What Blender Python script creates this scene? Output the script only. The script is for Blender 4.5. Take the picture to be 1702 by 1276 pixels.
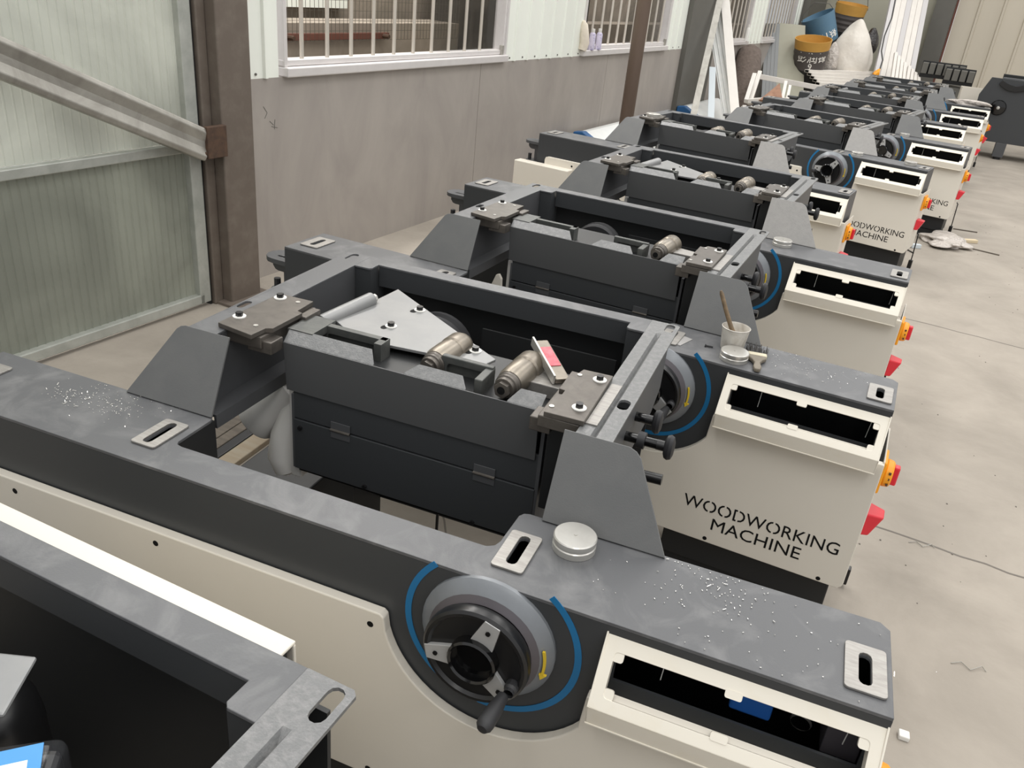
import bpy, bmesh, math, random
from mathutils import Vector, Matrix
from mathutils.geometry import tessellate_polygon
random.seed(7)
SC = bpy.context.scene
COL = SC.collection
for _o in list(bpy.data.objects):
    bpy.data.objects.remove(_o)

# ------------------------------------------------------------ camera, light
FL = 0.668                      # height of a machine's rail top above the floor
CAM_LOC = Vector((1.53684, -0.92737, 0.82529 + FL))
RIGHT = Vector((0.92660706, 0.36397802, 0.09444238))
DOWN = Vector((0.24222298, -0.38564087, -0.89028599))
FWD = Vector((-0.28762369, 0.8478214, -0.44550139))
FPX = 1360.835
cam = bpy.data.cameras.new('camera')
cam.sensor_width = 36.0
cam.sensor_fit = 'HORIZONTAL'
cam.lens = FPX / 1702.0 * 36.0
cam.clip_start = 0.05
cam_ob = bpy.data.objects.new('camera', cam)
COL.objects.link(cam_ob)
cam_ob.matrix_world = Matrix((
    (RIGHT.x, -DOWN.x, -FWD.x, CAM_LOC.x),
    (RIGHT.y, -DOWN.y, -FWD.y, CAM_LOC.y),
    (RIGHT.z, -DOWN.z, -FWD.z, CAM_LOC.z),
    (0, 0, 0, 1)))
SC.camera = cam_ob

world = bpy.data.worlds.new('world')
SC.world = world
world.use_nodes = True
bg = world.node_tree.nodes['Background']
bg.inputs[0].default_value = (0.985, 0.99, 1.0, 1)
bg.inputs[1].default_value = 0.64

def area(name, loc, size_x, size_y, power, color, rot=(0, 0, 0)):
    l = bpy.data.lights.new(name, 'AREA')
    l.shape = 'RECTANGLE'
    l.size = size_x
    l.size_y = size_y
    l.energy = power
    l.color = color
    o = bpy.data.objects.new(name, l)
    o.location = loc
    o.rotation_euler = rot
    COL.objects.link(o)
    return o

# roof lights of the workshop: rows of translucent roof panels
for i, y in enumerate((-3.0, 2.0, 7.0, 12.0)):
    area('roof_light', (3.2, y, 6.2), 1.6, 3.6, 76, (1.0, 0.98, 0.945))
    area('roof_light', (7.5, y, 6.2), 1.6, 3.6, 58, (1.0, 0.98, 0.945))
    area('roof_light', (0.1, y + 1.5, 6.0), 0.9, 3.6, 45, (1.0, 0.98, 0.945))

area('alley_daylight', (-1.40, 4.6, 4.2), 0.6, 7.0, 190, (1.0, 0.98, 0.95), (0, 0, -0.13))
SC.view_settings.view_transform = 'Standard'
SC.view_settings.look = 'None'
SC.view_settings.exposure = 0.36
SC.view_settings.gamma = 1.0
SC.view_settings.use_curve_mapping = False

# ------------------------------------------------------------ materials
def srgb(r, g, b):
    f = lambda c: c / 12.92 if c <= 0.04045 else ((c + 0.055) / 1.055) ** 2.4
    return (f(r / 255.0), f(g / 255.0), f(b / 255.0), 1.0)

def mat(name, col, rough=0.5, metal=0.0, spec=0.5, noise=None, bump=None, stretch=None, emit=None):
    """noise = (scale, amount, second colour) ; bump = (scale, strength)"""
    m = bpy.data.materials.new(name)
    m.use_nodes = True
    nt = m.node_tree
    b = nt.nodes['Principled BSDF']
    b.inputs['Base Color'].default_value = col
    b.inputs['Roughness'].default_value = rough
    b.inputs['Metallic'].default_value = metal
    b.inputs['Specular IOR Level'].default_value = spec
    tc = nt.nodes.new('ShaderNodeTexCoord')
    src = tc.outputs['Object']
    if stretch:
        mp = nt.nodes.new('ShaderNodeMapping')
        mp.inputs['Scale'].default_value = stretch
        nt.links.new(src, mp.inputs['Vector'])
        src = mp.outputs['Vector']
    if noise:
        n = nt.nodes.new('ShaderNodeTexNoise')
        n.inputs['Scale'].default_value = noise[0]
        n.inputs['Detail'].default_value = 6.0
        n.inputs['Roughness'].default_value = 0.62
        n.inputs['Distortion'].default_value = noise[3] if len(noise) > 3 else 0.3
        nt.links.new(src, n.inputs['Vector'])
        r = nt.nodes.new('ShaderNodeValToRGB')
        lo, hi = noise[4] if len(noise) > 4 else (0.35, 0.7)
        r.color_ramp.elements[0].position = lo
        r.color_ramp.elements[1].position = hi
        r.color_ramp.elements[0].color = col
        c2 = noise[2]
        a = noise[1]
        r.color_ramp.elements[1].color = tuple(col[i] * (1 - a) + c2[i] * a for i in range(3)) + (1,)
        nt.links.new(n.outputs['Fac'], r.inputs['Fac'])
        nt.links.new(r.outputs['Color'], b.inputs['Base Color'])
    if bump:
        n2 = nt.nodes.new('ShaderNodeTexNoise')
        n2.inputs['Scale'].default_value = bump[0]
        n2.inputs['Detail'].default_value = 3.0
        nt.links.new(src, n2.inputs['Vector'])
        bp = nt.nodes.new('ShaderNodeBump')
        bp.inputs['Strength'].default_value = bump[1]
        bp.inputs['Distance'].default_value = bump[2] if len(bump) > 2 else 0.002
        nt.links.new(n2.outputs['Fac'], bp.inputs['Height'])
        nt.links.new(bp.outputs['Normal'], b.inputs['Normal'])
    return m

M = {}
M['paint'] = mat('dark_grey_paint', srgb(72, 73, 75), 0.46, spec=0.5, noise=(9, 0.35, srgb(82, 83, 85)), bump=(420, 0.10, 0.001))
M['paint_plain'] = mat('dark_grey_panel_paint', srgb(57, 59, 61), 0.42, spec=0.45, bump=(500, 0.05, 0.001))
M['paint_black'] = mat('near_black_paint', srgb(36, 37, 38), 0.45, spec=0.4)
M['rail_top'] = mat('scuffed_grey_paint', srgb(85, 86, 88), 0.42, spec=0.5, noise=(11, 0.8, srgb(122, 122, 122), 0.7, (0.48, 0.80)), bump=(380, 0.16, 0.001))
M['rough_paint'] = mat('textured_grey_paint', srgb(102, 103, 103), 0.38, spec=0.6, noise=(90, 0.6, srgb(134, 133, 132), 0.3, (0.45, 0.7)), bump=(330, 0.5, 0.0012))
M['lid'] = mat('lid_paint', srgb(76, 77, 78), 0.48, spec=0.4, bump=(400, 0.06, 0.001))
M['bracket_lit'] = mat('lit_bracket_paint', srgb(146, 144, 141), 0.42, spec=0.5, noise=(60, 0.5, srgb(126, 125, 123), 0.4), bump=(330, 0.5, 0.0012))  # bracket paint with the tilted plate's reflected light put into the colour
M['bracket'] = mat('bracket_paint', srgb(93, 94, 94), 0.45, spec=0.5, noise=(12, 0.4, srgb(108, 108, 106), 0.8), bump=(380, 0.22, 0.001))
M['cream'] = mat('cream_powder_coat', srgb(219, 213, 201), 0.42, spec=0.45, noise=(3, 0.4, srgb(211, 205, 192)))
M['cream_edge'] = mat('cream_moulding', srgb(232, 226, 212), 0.45, spec=0.4, noise=(14, 0.4, srgb(222, 211, 185), 0.6, (0.5, 0.8)))
M['steel'] = mat('brushed_steel', srgb(166, 163, 158), 0.45, 0.6, noise=(30, 0.6, srgb(126, 122, 118)), stretch=(1, 6, 1))
M['raw'] = mat('raw_dark_steel', srgb(104, 99, 93), 0.42, 0.6, noise=(28, 0.6, srgb(74, 70, 66), 0.8))
M['rawcast'] = mat('cast_iron', srgb(96, 97, 94), 0.5, 0.45, noise=(26, 0.6, srgb(64, 68, 68), 0.8), bump=(120, 0.2))
M['alu'] = mat('bright_steel', srgb(206, 204, 198), 0.30, 0.65, noise=(20, 0.4, srgb(170, 166, 160)))
M['brass'] = mat('oily_steel', srgb(150, 142, 130), 0.36, 0.8, noise=(16, 0.6, srgb(104, 97, 88)))
M['white'] = mat('white_washer', srgb(228, 226, 220), 0.5)
M['black'] = mat('black_plastic', srgb(24, 24, 25), 0.30, spec=0.5)
M['rubber'] = mat('matt_black', srgb(40, 40, 42), 0.55)
M['gloss'] = mat('gloss_black', srgb(12, 12, 13), 0.12, spec=0.6)
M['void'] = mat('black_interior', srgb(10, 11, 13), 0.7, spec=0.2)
M['letter'] = mat('cut_out_black', srgb(14, 14, 14), 0.7, spec=0.2)
M['blue'] = mat('blue_stripe', srgb(24, 108, 158), 0.45)
M['blue_obj'] = mat('blue_plastic', srgb(40, 96, 172), 0.4)
M['yellow'] = mat('yellow_print', srgb(222, 190, 50), 0.5)
M['dial'] = mat('grey_dial', srgb(122, 126, 130), 0.36, 0.15, noise=(18, 0.4, srgb(104, 106, 110)))
M['plate_grey'] = mat('bare_grey_plate', srgb(140, 140, 139), 0.42, 0.3, noise=(9, 0.5, srgb(118, 120, 122)))
M['spoke'] = mat('satin_spoke', srgb(176, 176, 175), 0.42, 0.25)
M['dial_in'] = mat('grey_dial_groove', srgb(88, 84, 88), 0.35, 0.2)
M['orange'] = mat('orange_plastic', srgb(240, 160, 30), 0.4)
M['red'] = mat('red_plastic', srgb(214, 42, 56), 0.38)
M['hood'] = mat('light_grey_plastic', srgb(204, 202, 198), 0.5)
M['concrete'] = mat('concrete_floor', srgb(162, 154, 143), 0.75, spec=0.25, noise=(2.2, 0.75, srgb(136, 129, 119), 0.35, (0.38, 0.70)), bump=(26, 0.25, 0.01))
M['crack'] = mat('crack_grey', srgb(112, 106, 99), 0.9)  # plain grey-brown of the floor cracks and dirt crumbs
M['sheet'] = mat('grey_steel_sheet', srgb(172, 165, 158), 0.46, 0.15, noise=(3.0, 0.8, srgb(150, 143, 138), 0.6, (0.35, 0.72)), bump=(90, 0.03), stretch=(1, 1, 0.45))
M['clad'] = mat('white_cladding', srgb(240, 243, 234), 0.42, noise=(4, 0.3, srgb(230, 233, 223)))
M['alu_frame'] = mat('aluminium_frame', srgb(222, 218, 216), 0.38, 0.25, noise=(14, 0.3, srgb(200, 195, 194)))
M['bar'] = mat('window_bar_steel', srgb(200, 193, 182), 0.35, 0.35)
M['rust_brown'] = mat('brown_primer_steel', srgb(104, 94, 85), 0.55, 0.1, noise=(14, 0.6, srgb(126, 117, 107), 0.1, (0.45, 0.8)), bump=(60, 0.15))
M['pole'] = mat('brown_pole_steel', srgb(106, 90, 78), 0.45, 0.2, noise=(5, 0.6, srgb(84, 68, 58)), stretch=(1, 1, 0.3))
M['rust'] = mat('rust', srgb(84, 62, 46), 0.75, noise=(40, 0.8, srgb(56, 42, 34)), bump=(80, 0.3))
M['galv'] = mat('galvanised_steel', srgb(176, 173, 165), 0.45, 0.5, noise=(9, 0.6, srgb(128, 124, 116), 0.9), bump=(50, 0.05))
M['galv_light'] = mat('light_galvanised_tube', srgb(188, 190, 183), 0.45, 0.4, noise=(12, 0.5, srgb(140, 144, 136)))
M['outwall'] = mat('outside_concrete', srgb(164, 152, 138), 0.9, noise=(3, 0.8, srgb(124, 116, 104), 0.8), bump=(30, 0.3))
M['outdark'] = mat('outside_dark', srgb(58, 52, 46), 0.8, noise=(3, 0.5, srgb(44, 40, 36)))
M['mesh'] = mat('wire_mesh', srgb(92, 86, 76), 0.6)
M['redbar'] = mat('rusty_red_bar', srgb(110, 66, 52), 0.6, noise=(20, 0.5, srgb(84, 52, 42)))
M['backwall'] = mat('beige_cladding', srgb(196, 188, 172), 0.6, noise=(2, 0.5, srgb(180, 172, 156)), stretch=(1, 1, 0.2))
M['palewall'] = mat('pale_grey_wall', srgb(176, 174, 158), 0.7, noise=(1.5, 0.5, srgb(162, 160, 146)))
M['colgrey'] = mat('dark_grey_column', srgb(98, 96, 90), 0.6, noise=(5, 0.5, srgb(86, 85, 80)))
M['pvc'] = mat('white_square_tube', srgb(226, 221, 213), 0.4, noise=(6, 0.4, srgb(208, 202, 196)))
M['pvc_grey'] = mat('grey_square_tube', srgb(200, 197, 196), 0.4)
M['bluish'] = mat('blue_filmed_strip', srgb(204, 212, 216), 0.35)
M['panelgrey'] = mat('grey_green_panel', srgb(156, 154, 138), 0.6, noise=(2, 0.5, srgb(142, 138, 120)), stretch=(2, 2, 0.5))
M['panelblue'] = mat('slate_ribbed_panel', srgb(122, 124, 124), 0.5)
M['quilt'] = mat('grey_brown_quilt', srgb(112, 100, 92), 0.95, noise=(24, 0.7, srgb(84, 74, 68)), bump=(16, 0.8, 0.02))
M['drum_dark'] = mat('grey_black_barrel', srgb(84, 78, 76), 0.6, noise=(10, 0.4, srgb(70, 64, 62)))
M['drum_black'] = mat('black_barrel_base', srgb(38, 37, 36), 0.5)
M['drum_yellow'] = mat('yellow_barrel_band', srgb(196, 150, 72), 0.55, noise=(10, 0.5, srgb(180, 132, 60)))
M['drum_blue'] = mat('blue_barrel', srgb(84, 118, 142), 0.55, noise=(10, 0.5, srgb(92, 124, 142)))
M['chalk'] = mat('white_marker', srgb(236, 232, 224), 0.7)
M['bagwhite'] = mat('translucent_white_bag', srgb(222, 216, 206), 0.4, noise=(9, 0.5, srgb(204, 197, 186)), bump=(9, 0.5, 0.02))
M['bagclear'] = mat('crumpled_plastic', srgb(208, 200, 192), 0.3, noise=(18, 0.7, srgb(150, 142, 134)), bump=(30, 1.0, 0.02))
M['bagblack'] = mat('black_plastic_bag', srgb(38, 34, 34), 0.3, noise=(30, 0.8, srgb(110, 104, 100), 0.4, (0.55, 0.7)), bump=(30, 0.8, 0.02))  # pale flecks put the glints on the folds into the colour
M['wood'] = mat('raw_timber', srgb(150, 140, 122), 0.7, noise=(5, 0.6, srgb(132, 112, 88)), stretch=(1, 8, 8))
M['wood_dark'] = mat('weathered_timber', srgb(104, 96, 86), 0.8, noise=(8, 0.7, srgb(66, 60, 54)), stretch=(1, 8, 8))
M['osb'] = mat('brown_board', srgb(176, 136, 112), 0.8, noise=(16, 0.7, srgb(132, 96, 78)))
M['bristle'] = mat('dark_bristle', srgb(62, 60, 58), 0.9)
M['ferrule'] = mat('worn_ferrule', srgb(196, 188, 164), 0.5, 0.3)
M['handle_wood'] = mat('dirty_wood_handle', srgb(124, 116, 102), 0.6, noise=(30, 0.6, srgb(90, 82, 70)))
M['handle_brown'] = mat('brown_brush_handle', srgb(124, 104, 78), 0.55, noise=(70, 0.7, srgb(70, 58, 44)))
M['cloth'] = mat('cream_cloth', srgb(226, 216, 200), 0.9, bump=(40, 0.5, 0.01))
M['tape'] = mat('silver_tape', srgb(166, 164, 162), 0.4, 0.4)
M['lilac'] = mat('lilac_spray_can', srgb(204, 198, 216), 0.35, noise=(30, 0.6, srgb(130, 122, 170), 0.3, (0.5, 0.6)))
M['stickerred'] = mat('red_sticker', srgb(206, 70, 84), 0.4, noise=(60, 0.5, srgb(228, 150, 156)))
M['stickerblue'] = mat('blue_sticker', srgb(62, 140, 206), 0.4)
M['paper'] = mat('white_paper', srgb(236, 236, 234), 0.6)
M['film'] = mat('white_foam_film', srgb(228, 228, 224), 0.35, noise=(7, 0.4, srgb(196, 202, 204)))
M['bluecap'] = mat('blue_end_cap', srgb(34, 88, 138), 0.35)
M['tan'] = mat('tan_scrap', srgb(206, 190, 160), 0.8)
M['swarf'] = mat('bright_swarf', srgb(236, 234, 228), 0.25, 0.6)
M['plastic_cup'] = mat('cloudy_plastic', srgb(196, 192, 184), 0.4, noise=(26, 0.8, srgb(150, 140, 126), 0.8, (0.45, 0.75)))

def translucent(name, col):
    m = bpy.data.materials.new(name)
    m.use_nodes = True
    nt = m.node_tree
    b = nt.nodes['Principled BSDF']
    out = nt.nodes['Material Output']
    tc = nt.nodes.new('ShaderNodeTexCoord')
    n = nt.nodes.new('ShaderNodeTexNoise')
    n.inputs['Scale'].default_value = 1.7
    n.inputs['Detail'].default_value = 5
    n.inputs['Distortion'].default_value = 0.8
    r = nt.nodes.new('ShaderNodeValToRGB')
    r.color_ramp.elements[0].position = 0.36
    r.color_ramp.elements[1].position = 0.72
    r.color_ramp.elements[0].color = tuple(c * 0.6 for c in col[:3]) + (1,)
    r.color_ramp.elements[1].color = col
    nt.links.new(tc.outputs['Object'], n.inputs['Vector'])
    nt.links.new(n.outputs['Fac'], r.inputs['Fac'])
    nt.links.new(r.outputs['Color'], b.inputs['Base Color'])
    b.inputs['Roughness'].default_value = 0.35
    t = nt.nodes.new('ShaderNodeBsdfTranslucent')
    nt.links.new(r.outputs['Color'], t.inputs['Color'])
    mx = nt.nodes.new('ShaderNodeMixShader')
    mx.inputs[0].default_value = 0.5
    nt.links.new(b.outputs[0], mx.inputs[1])
    nt.links.new(t.outputs[0], mx.inputs[2])
    nt.links.new(mx.outputs[0], out.inputs['Surface'])
    return m
M['fibre'] = translucent('green_grey_fibreglass', srgb(160, 164, 152))
M['fibre_pale'] = translucent('pale_fibreglass', srgb(226, 230, 218))

def glass(name, col, alpha):
    m = bpy.data.materials.new(name)
    m.use_nodes = True
    nt = m.node_tree
    b = nt.nodes['Principled BSDF']
    b.inputs['Base Color'].default_value = col
    b.inputs['Roughness'].default_value = 0.05
    b.inputs['Alpha'].default_value = alpha
    return m
M['glass'] = glass('window_glass', srgb(70, 68, 62), 0.30)
M['clearfilm'] = glass('clear_plastic_film', srgb(90, 92, 96), 0.14)

# ------------------------------------------------------------ mesh helpers
class MB:
    off = Vector((0, 0, 0))

    def __init__(self):
        self.v = []
        self.f = []
        self.o = MB.off

    def add(self, vs, fs):
        n = len(self.v)
        self.v += [Vector(p) + self.o for p in vs]
        self.f += [tuple(i + n for i in f) for f in fs]
        return self

    def box(self, x0, x1, y0, y1, z0, z1):
        return self.add([(x0, y0, z0), (x1, y0, z0), (x1, y1, z0), (x0, y1, z0), (x0, y0, z1), (x1, y0, z1), (x1, y1, z1), (x0, y1, z1)],
                        [(0, 3, 2, 1), (4, 5, 6, 7), (0, 1, 5, 4), (1, 2, 6, 5), (2, 3, 7, 6), (3, 0, 4, 7)])

    def obox(self, c, ax, ay, az):
        """box about centre c with half-axis vectors"""
        c, ax, ay, az = map(Vector, (c, ax, ay, az))
        P = [c + ax * i + ay * j + az * k for k in (-1, 1) for i, j in ((-1, -1), (1, -1), (1, 1), (-1, 1))]
        return self.add(P, [(0, 3, 2, 1), (4, 5, 6, 7), (0, 1, 5, 4), (1, 2, 6, 5), (2, 3, 7, 6), (3, 0, 4, 7)])

    def bar(self, p0, p1, w, h, up=(0, 0, 1)):
        p0, p1, up = Vector(p0), Vector(p1), Vector(up)
        d = p1 - p0
        s = d.cross(up).normalized()
        u = s.cross(d).normalized()
        return self.obox((p0 + p1) / 2, s * w / 2, d / 2, u * h / 2)

    def plate(self, outline, holes, w0, w1, fn=lambda u, v, w: (u, v, w)):
        loops = [outline] + list(holes)
        tri = tessellate_polygon([[Vector((p[0], p[1], 0)) for p in l] for l in loops])
        flat = [p for l in loops for p in l]
        n = len(flat)
        vs = [fn(p[0], p[1], w1) for p in flat] + [fn(p[0], p[1], w0) for p in flat]
        fs = []
        for t in tri:
            a, b, c = (flat[i] for i in t)
            cr = (b[0] - a[0]) * (c[1] - a[1]) - (b[1] - a[1]) * (c[0] - a[0])
            t = tuple(t) if cr > 0 else tuple(reversed(t))
            fs.append(t)
            fs.append(tuple(i + n for i in reversed(t)))
        k = 0
        for l in loops:
            m = len(l)
            ar = sum(l[i][0] * l[(i + 1) % m][1] - l[(i + 1) % m][0] * l[i][1] for i in range(m))
            outer = l is loops[0]
            for i in range(m):
                a, b = k + i, k + (i + 1) % m
                q = (a, a + n, b + n, b)
                if (ar > 0) != outer:
                    q = tuple(reversed(q))
                fs.append(q)
            k += m
        return self.add(vs, fs)

    def cyl(self, p0, p1, r0, r1=None, n=16, caps=True):
        r1 = r0 if r1 is None else r1
        p0, p1 = Vector(p0), Vector(p1)
        d = (p1 - p0).normalized()
        a = d.orthogonal().normalized()
        b = d.cross(a)
        vs = []
        for p, r in ((p0, r0), (p1, r1)):
            for i in range(n):
                t = 2 * math.pi * i / n
                vs.append(p + a * (math.cos(t) * r) + b * (math.sin(t) * r))
        fs = [(i, (i + 1) % n, n + (i + 1) % n, n + i) for i in range(n)]
        if caps:
            fs += [tuple(reversed(range(n))), tuple(range(n, 2 * n))]
        return self.add(vs, fs)

    def lathe(self, prof, org, axis, n=28, close=False):
        org, d = Vector(org), Vector(axis).normalized()
        a = d.orthogonal().normalized()
        b = d.cross(a)
        vs, fs = [], []
        m = len(prof)
        for r, h in prof:
            for i in range(n):
                t = 2 * math.pi * i / n
                vs.append(org + d * h + (a * math.cos(t) + b * math.sin(t)) * max(r, 1e-5))
        for j in range(m if close else m - 1):
            for i in range(n):
                k = (j + 1) % m
                fs.append((j * n + i, j * n + (i + 1) % n, k * n + (i + 1) % n, k * n + i))
        return self.add(vs, fs)

    def tube(self, path, r, n=10, rs=None):
        path = [Vector(p) for p in path]
        vs, fs = [], []
        prev = None
        for k, p in enumerate(path):
            d = (path[min(k + 1, len(path) - 1)] - path[max(k - 1, 0)]).normalized()
            a = prev - d * prev.dot(d) if prev is not None else d.orthogonal()
            a.normalize()
            prev = a
            b = d.cross(a)
            rr = rs[k] if rs else r
            for i in range(n):
                t = 2 * math.pi * i / n
                vs.append(p + a * math.cos(t) * rr + b * math.sin(t) * rr)
        for k in range(len(path) - 1):
            for i in range(n):
                fs.append((k * n + i, k * n + (i + 1) % n, (k + 1) * n + (i + 1) % n, (k + 1) * n + i))
        e = (len(path) - 1) * n
        fs += [tuple(reversed(range(n))), tuple(range(e, e + n))]
        return self.add(vs, fs)

    def build(self, name, m, parent=None, smooth=0.6, bevel=0.0, seg=2):
        me = bpy.data.meshes.new(name)
        me.from_pydata([tuple(p) for p in self.v], [], self.f)
        bm = bmesh.new()
        bm.from_mesh(me)
        bmesh.ops.recalc_face_normals(bm, faces=bm.faces)
        bm.to_mesh(me)
        bm.free()
        me.materials.append(M[m] if isinstance(m, str) else m)
        if smooth:
            me.polygons.foreach_set('use_smooth', [True] * len(me.polygons))
            me.set_sharp_from_angle(angle=smooth)
        o = bpy.data.objects.new(name, me)
        COL.objects.link(o)
        if parent is not None:
            o.parent = parent
        if bevel:
            b = o.modifiers.new('bevel', 'BEVEL')
            b.width = bevel
            b.segments = seg
            b.limit_method = 'ANGLE'
            b.angle_limit = 0.7
            b.harden_normals = False
        return o

def tag(o, label=None, cat=None, group=None, kind=None):
    if label: o['label'] = label
    if cat: o['category'] = cat
    if group: o['group'] = group
    if kind: o['kind'] = kind
    return o

def empty(name, loc=(0, 0, 0), rz=0.0):
    o = bpy.data.objects.new(name, None)
    o.location = loc
    o.rotation_euler = (0, 0, rz)
    o.empty_display_size = 0.1
    COL.objects.link(o)
    return o

def copy_tree(o, parent=None, skip=()):
    c = o.copy()
    COL.objects.link(c)
    c.parent = parent
    for ch in list(o.children):
        if ch.name.split('.')[0] not in skip and ch.name not in skip:
            copy_tree(ch, c)
    return c

def at(px, py, d):
    """the world point d metres along the lens axis that the photograph shows at pixel (px, py)"""
    return CAM_LOC + RIGHT * ((px - 851) / FPX * d) + DOWN * ((py - 638) / FPX * d) + FWD * d

def arc(cx, cy, r, a0, a1, n):
    return [(cx + r * math.cos(math.radians(a0 + (a1 - a0) * i / n)), cy + r * math.sin(math.radians(a0 + (a1 - a0) * i / n))) for i in range(n + 1)]

def slot(cx, cy, w, h, n=5):
    """stadium along the second axis"""
    r = w / 2
    k = h / 2 - r
    return arc(cx, cy + k, r, 0, 180, n) + arc(cx, cy - k, r, 180, 360, n)

def rrect(x0, x1, y0, y1, r, n=3):
    return arc(x1 - r, y1 - r, r, 0, 90, n) + arc(x0 + r, y1 - r, r, 90, 180, n) + arc(x0 + r, y0 + r, r, 180, 270, n) + arc(x1 - r, y0 + r, r, 270, 360, n)

# ------------------------------------------------------------ the setting
WA = 0.13                                   # bearing of the side wall
WN = Vector((math.cos(WA), -math.sin(WA), 0))
WU = Vector((math.sin(WA), math.cos(WA), 0))
WP = -1.269                                 # wall plane

def W(p, s, z):
    return WN * p + WU * s + Vector((0, 0, z))

def wbox(b, p0, p1, s0, s1, z0, z1):
    c = W((p0 + p1) / 2, (s0 + s1) / 2, (z0 + z1) / 2)
    return b.obox(c, WN * (p1 - p0) / 2, WU * (s1 - s0) / 2, Vector((0, 0, (z1 - z0) / 2)))

fl = MB().add([tuple(W(-1.30, -6, 0)), tuple(W(14, -6, 0)), tuple(W(14, 17, 0)), tuple(W(-1.30, 17, 0)),
               tuple(W(-1.30, -6, -.1)), tuple(W(14, -6, -.1)), tuple(W(14, 17, -.1)), tuple(W(-1.30, 17, -.1))],
              [(0, 1, 2, 3), (7, 6, 5, 4), (0, 4, 5, 1), (1, 5, 6, 2), (2, 6, 7, 3), (3, 7, 4, 0)]).build('floor', 'concrete', None, 0)
tag(fl, kind='structure')
gr = MB().box(-9, 40, -8, 40, -0.25, -0.12).build('ground', 'outwall', None, 0)
tag(gr, kind='structure')

def ribbon(b, pts, w, z):
    for i in range(len(pts) - 1):
        p, q = Vector((*pts[i], 0)), Vector((*pts[i + 1], 0))
        d = (q - p).normalized()
        s = Vector((-d.y, d.x, 0)) * w / 2
        b.add([p - s + Vector((0, 0, z)), q - s + Vector((0, 0, z)), q + s + Vector((0, 0, z)), p + s + Vector((0, 0, z))], [(0, 1, 2, 3)])

def wob(p, q, n, amp):
    return [(p[0] + (q[0] - p[0]) * i / n + random.uniform(-amp, amp), p[1] + (q[1] - p[1]) * i / n + random.uniform(-amp, amp)) for i in range(n + 1)]
cb = MB()
ribbon(cb, wob((1.9, 1.61), (4.6, 1.2), 40, .006), .008, .0008)
ribbon(cb, wob((1.9, 3.9), (5.5, 3.3), 40, .006), .006, .0008)
ribbon(cb, wob((2.9, 1.46), (3.6, 5.2), 40, .008), .005, .0008)
ribbon(cb, wob((.2, 1.7), (1.0, .55), 24, .02), .006, .0008)
cb.build('floor_crack', 'crack', fl, 0)

# side wall: lower steel sheets, white cladding, windows
wl = wbox(MB(), WP - .06, WP - .004, 1.9, 16.4, 0, .955).build('wall_left', 'sheet', None, 0)
tag(wl, kind='structure')
for s0, s1 in ((1.95, 4.24), (4.245, 6.4), (6.405, 8.40), (9.5, 12.0), (12.005, 14.4)):
    wbox(MB(), WP - .004, WP, s0, s1, 0, .955).build('wall_sheet', 'sheet', wl, 0)

def cladding(s0, s1, z0=.955, z1=2.8, first=0.10):
    """white profiled sheet with narrow standing ribs"""
    prof = [(0, s0)]
    s = s0 + first
    while s < s1 - .05:
        prof += [(0, s - .014), (.014, s - .008), (.014, s + .008), (0, s + .014)]
        s += .19
    prof.append((0, s1))
    b = MB()
    vs, n = [], len(prof)
    for z in (z0, z1):
        for p, q in prof:
            vs.append(W(WP + p, q, z))
    for z in (z0, z1):
        for p, q in prof:
            vs.append(W(WP + p - .006, q, z))
    fs = []
    for i in range(n - 1):
        fs.append((i, i + 1, n + i + 1, n + i))
        fs.append((2 * n + i, 3 * n + i, 3 * n + i + 1, 2 * n + i + 1))
        fs.append((i, 2 * n + i, 2 * n + i + 1, i + 1))
    fs += [(0, n, 3 * n, 2 * n), (n - 1, 3 * n - 1, 4 * n - 1, 2 * n - 1)]
    o = b.add(vs, fs).build('cladding_sheet', 'clad', wl, 0.3)
    sc = MB()
    s = s0 + .05
    while s < s1:
        c = W(WP, s, z0 + .02)
        sc.cyl(c, c + WN * .005, .006, n=8)
        s += .19
    sc.build('screw', 'colgrey', o)
    return o

cladding(1.98, 2.37, first=.30)
cladding(4.57, 5.80, first=.11)
cladding(7.88, 8.42, first=.12)
cladding(11.15, 11.95, first=.12)
cladding(13.9, 14.35, first=.1)

def window(name, s0, s1, bars, mull):
    wbar = MB()
    wbox(wbar, WP - .05, WP + .035, s0, s1, .955, 1.0)          # projecting sill profile
    o = wbar.build(name, 'alu_frame', None, 0, .006)
    tag(o, kind='structure')
    wbox(MB(), WP - .07, WP + .005, s0, s1, 1.002, 1.03).build('window_rail', 'alu_frame', o, 0, .003)
    for a in (s0 + .015, s1 - .04, s1 - .01):
        wbox(MB(), WP - .07, WP + .012, a - .012, a + .012, 1.0, 2.6).build('window_stile', 'alu_frame', o, 0, .003)
    for s in bars:
        MB().cyl(W(WP - .02, s, 1.02), W(WP - .02, s, 2.6), .0105, n=10).build('window_bar', 'bar', o)
    if mull:
        wbox(MB(), WP - .06, WP - .055, mull[0], mull[1], 1.03, 2.6).build('window_pane', 'glass', o, 0)
    wbox(MB(), WP - .005, WP + .02, s1 - .075, s1 - .05, 1.0, 1.06).build('window_latch', 'galv', o, 0, .002)
    return o
pm = MB()
for q0_, q1_ in (((2.262, .83), (2.285, .80)), ((2.285, .80), (2.268, .775)), ((2.30, .76), (2.325, .74)), ((2.31, .735), (2.35, .725)), ((2.335, .765), (2.33, .72))):
    pm.cyl(W(WP + .0004, *q0_), W(WP + .0004, *q1_), .0014, n=5)
pm.build('pencil_mark', 'colgrey', wl)
window('window_1', 2.395, 4.55, [2.553 + .1876 * i for i in range(10)], (3.75, 4.5))
window('window_2', 5.80, 7.88, [5.85 + .185 * i for i in range(11)], (6.9, 7.85))
window('window_3', 9.6, 11.15, [9.7 + .185 * i for i in range(8)], (10.4, 11.1))
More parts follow.
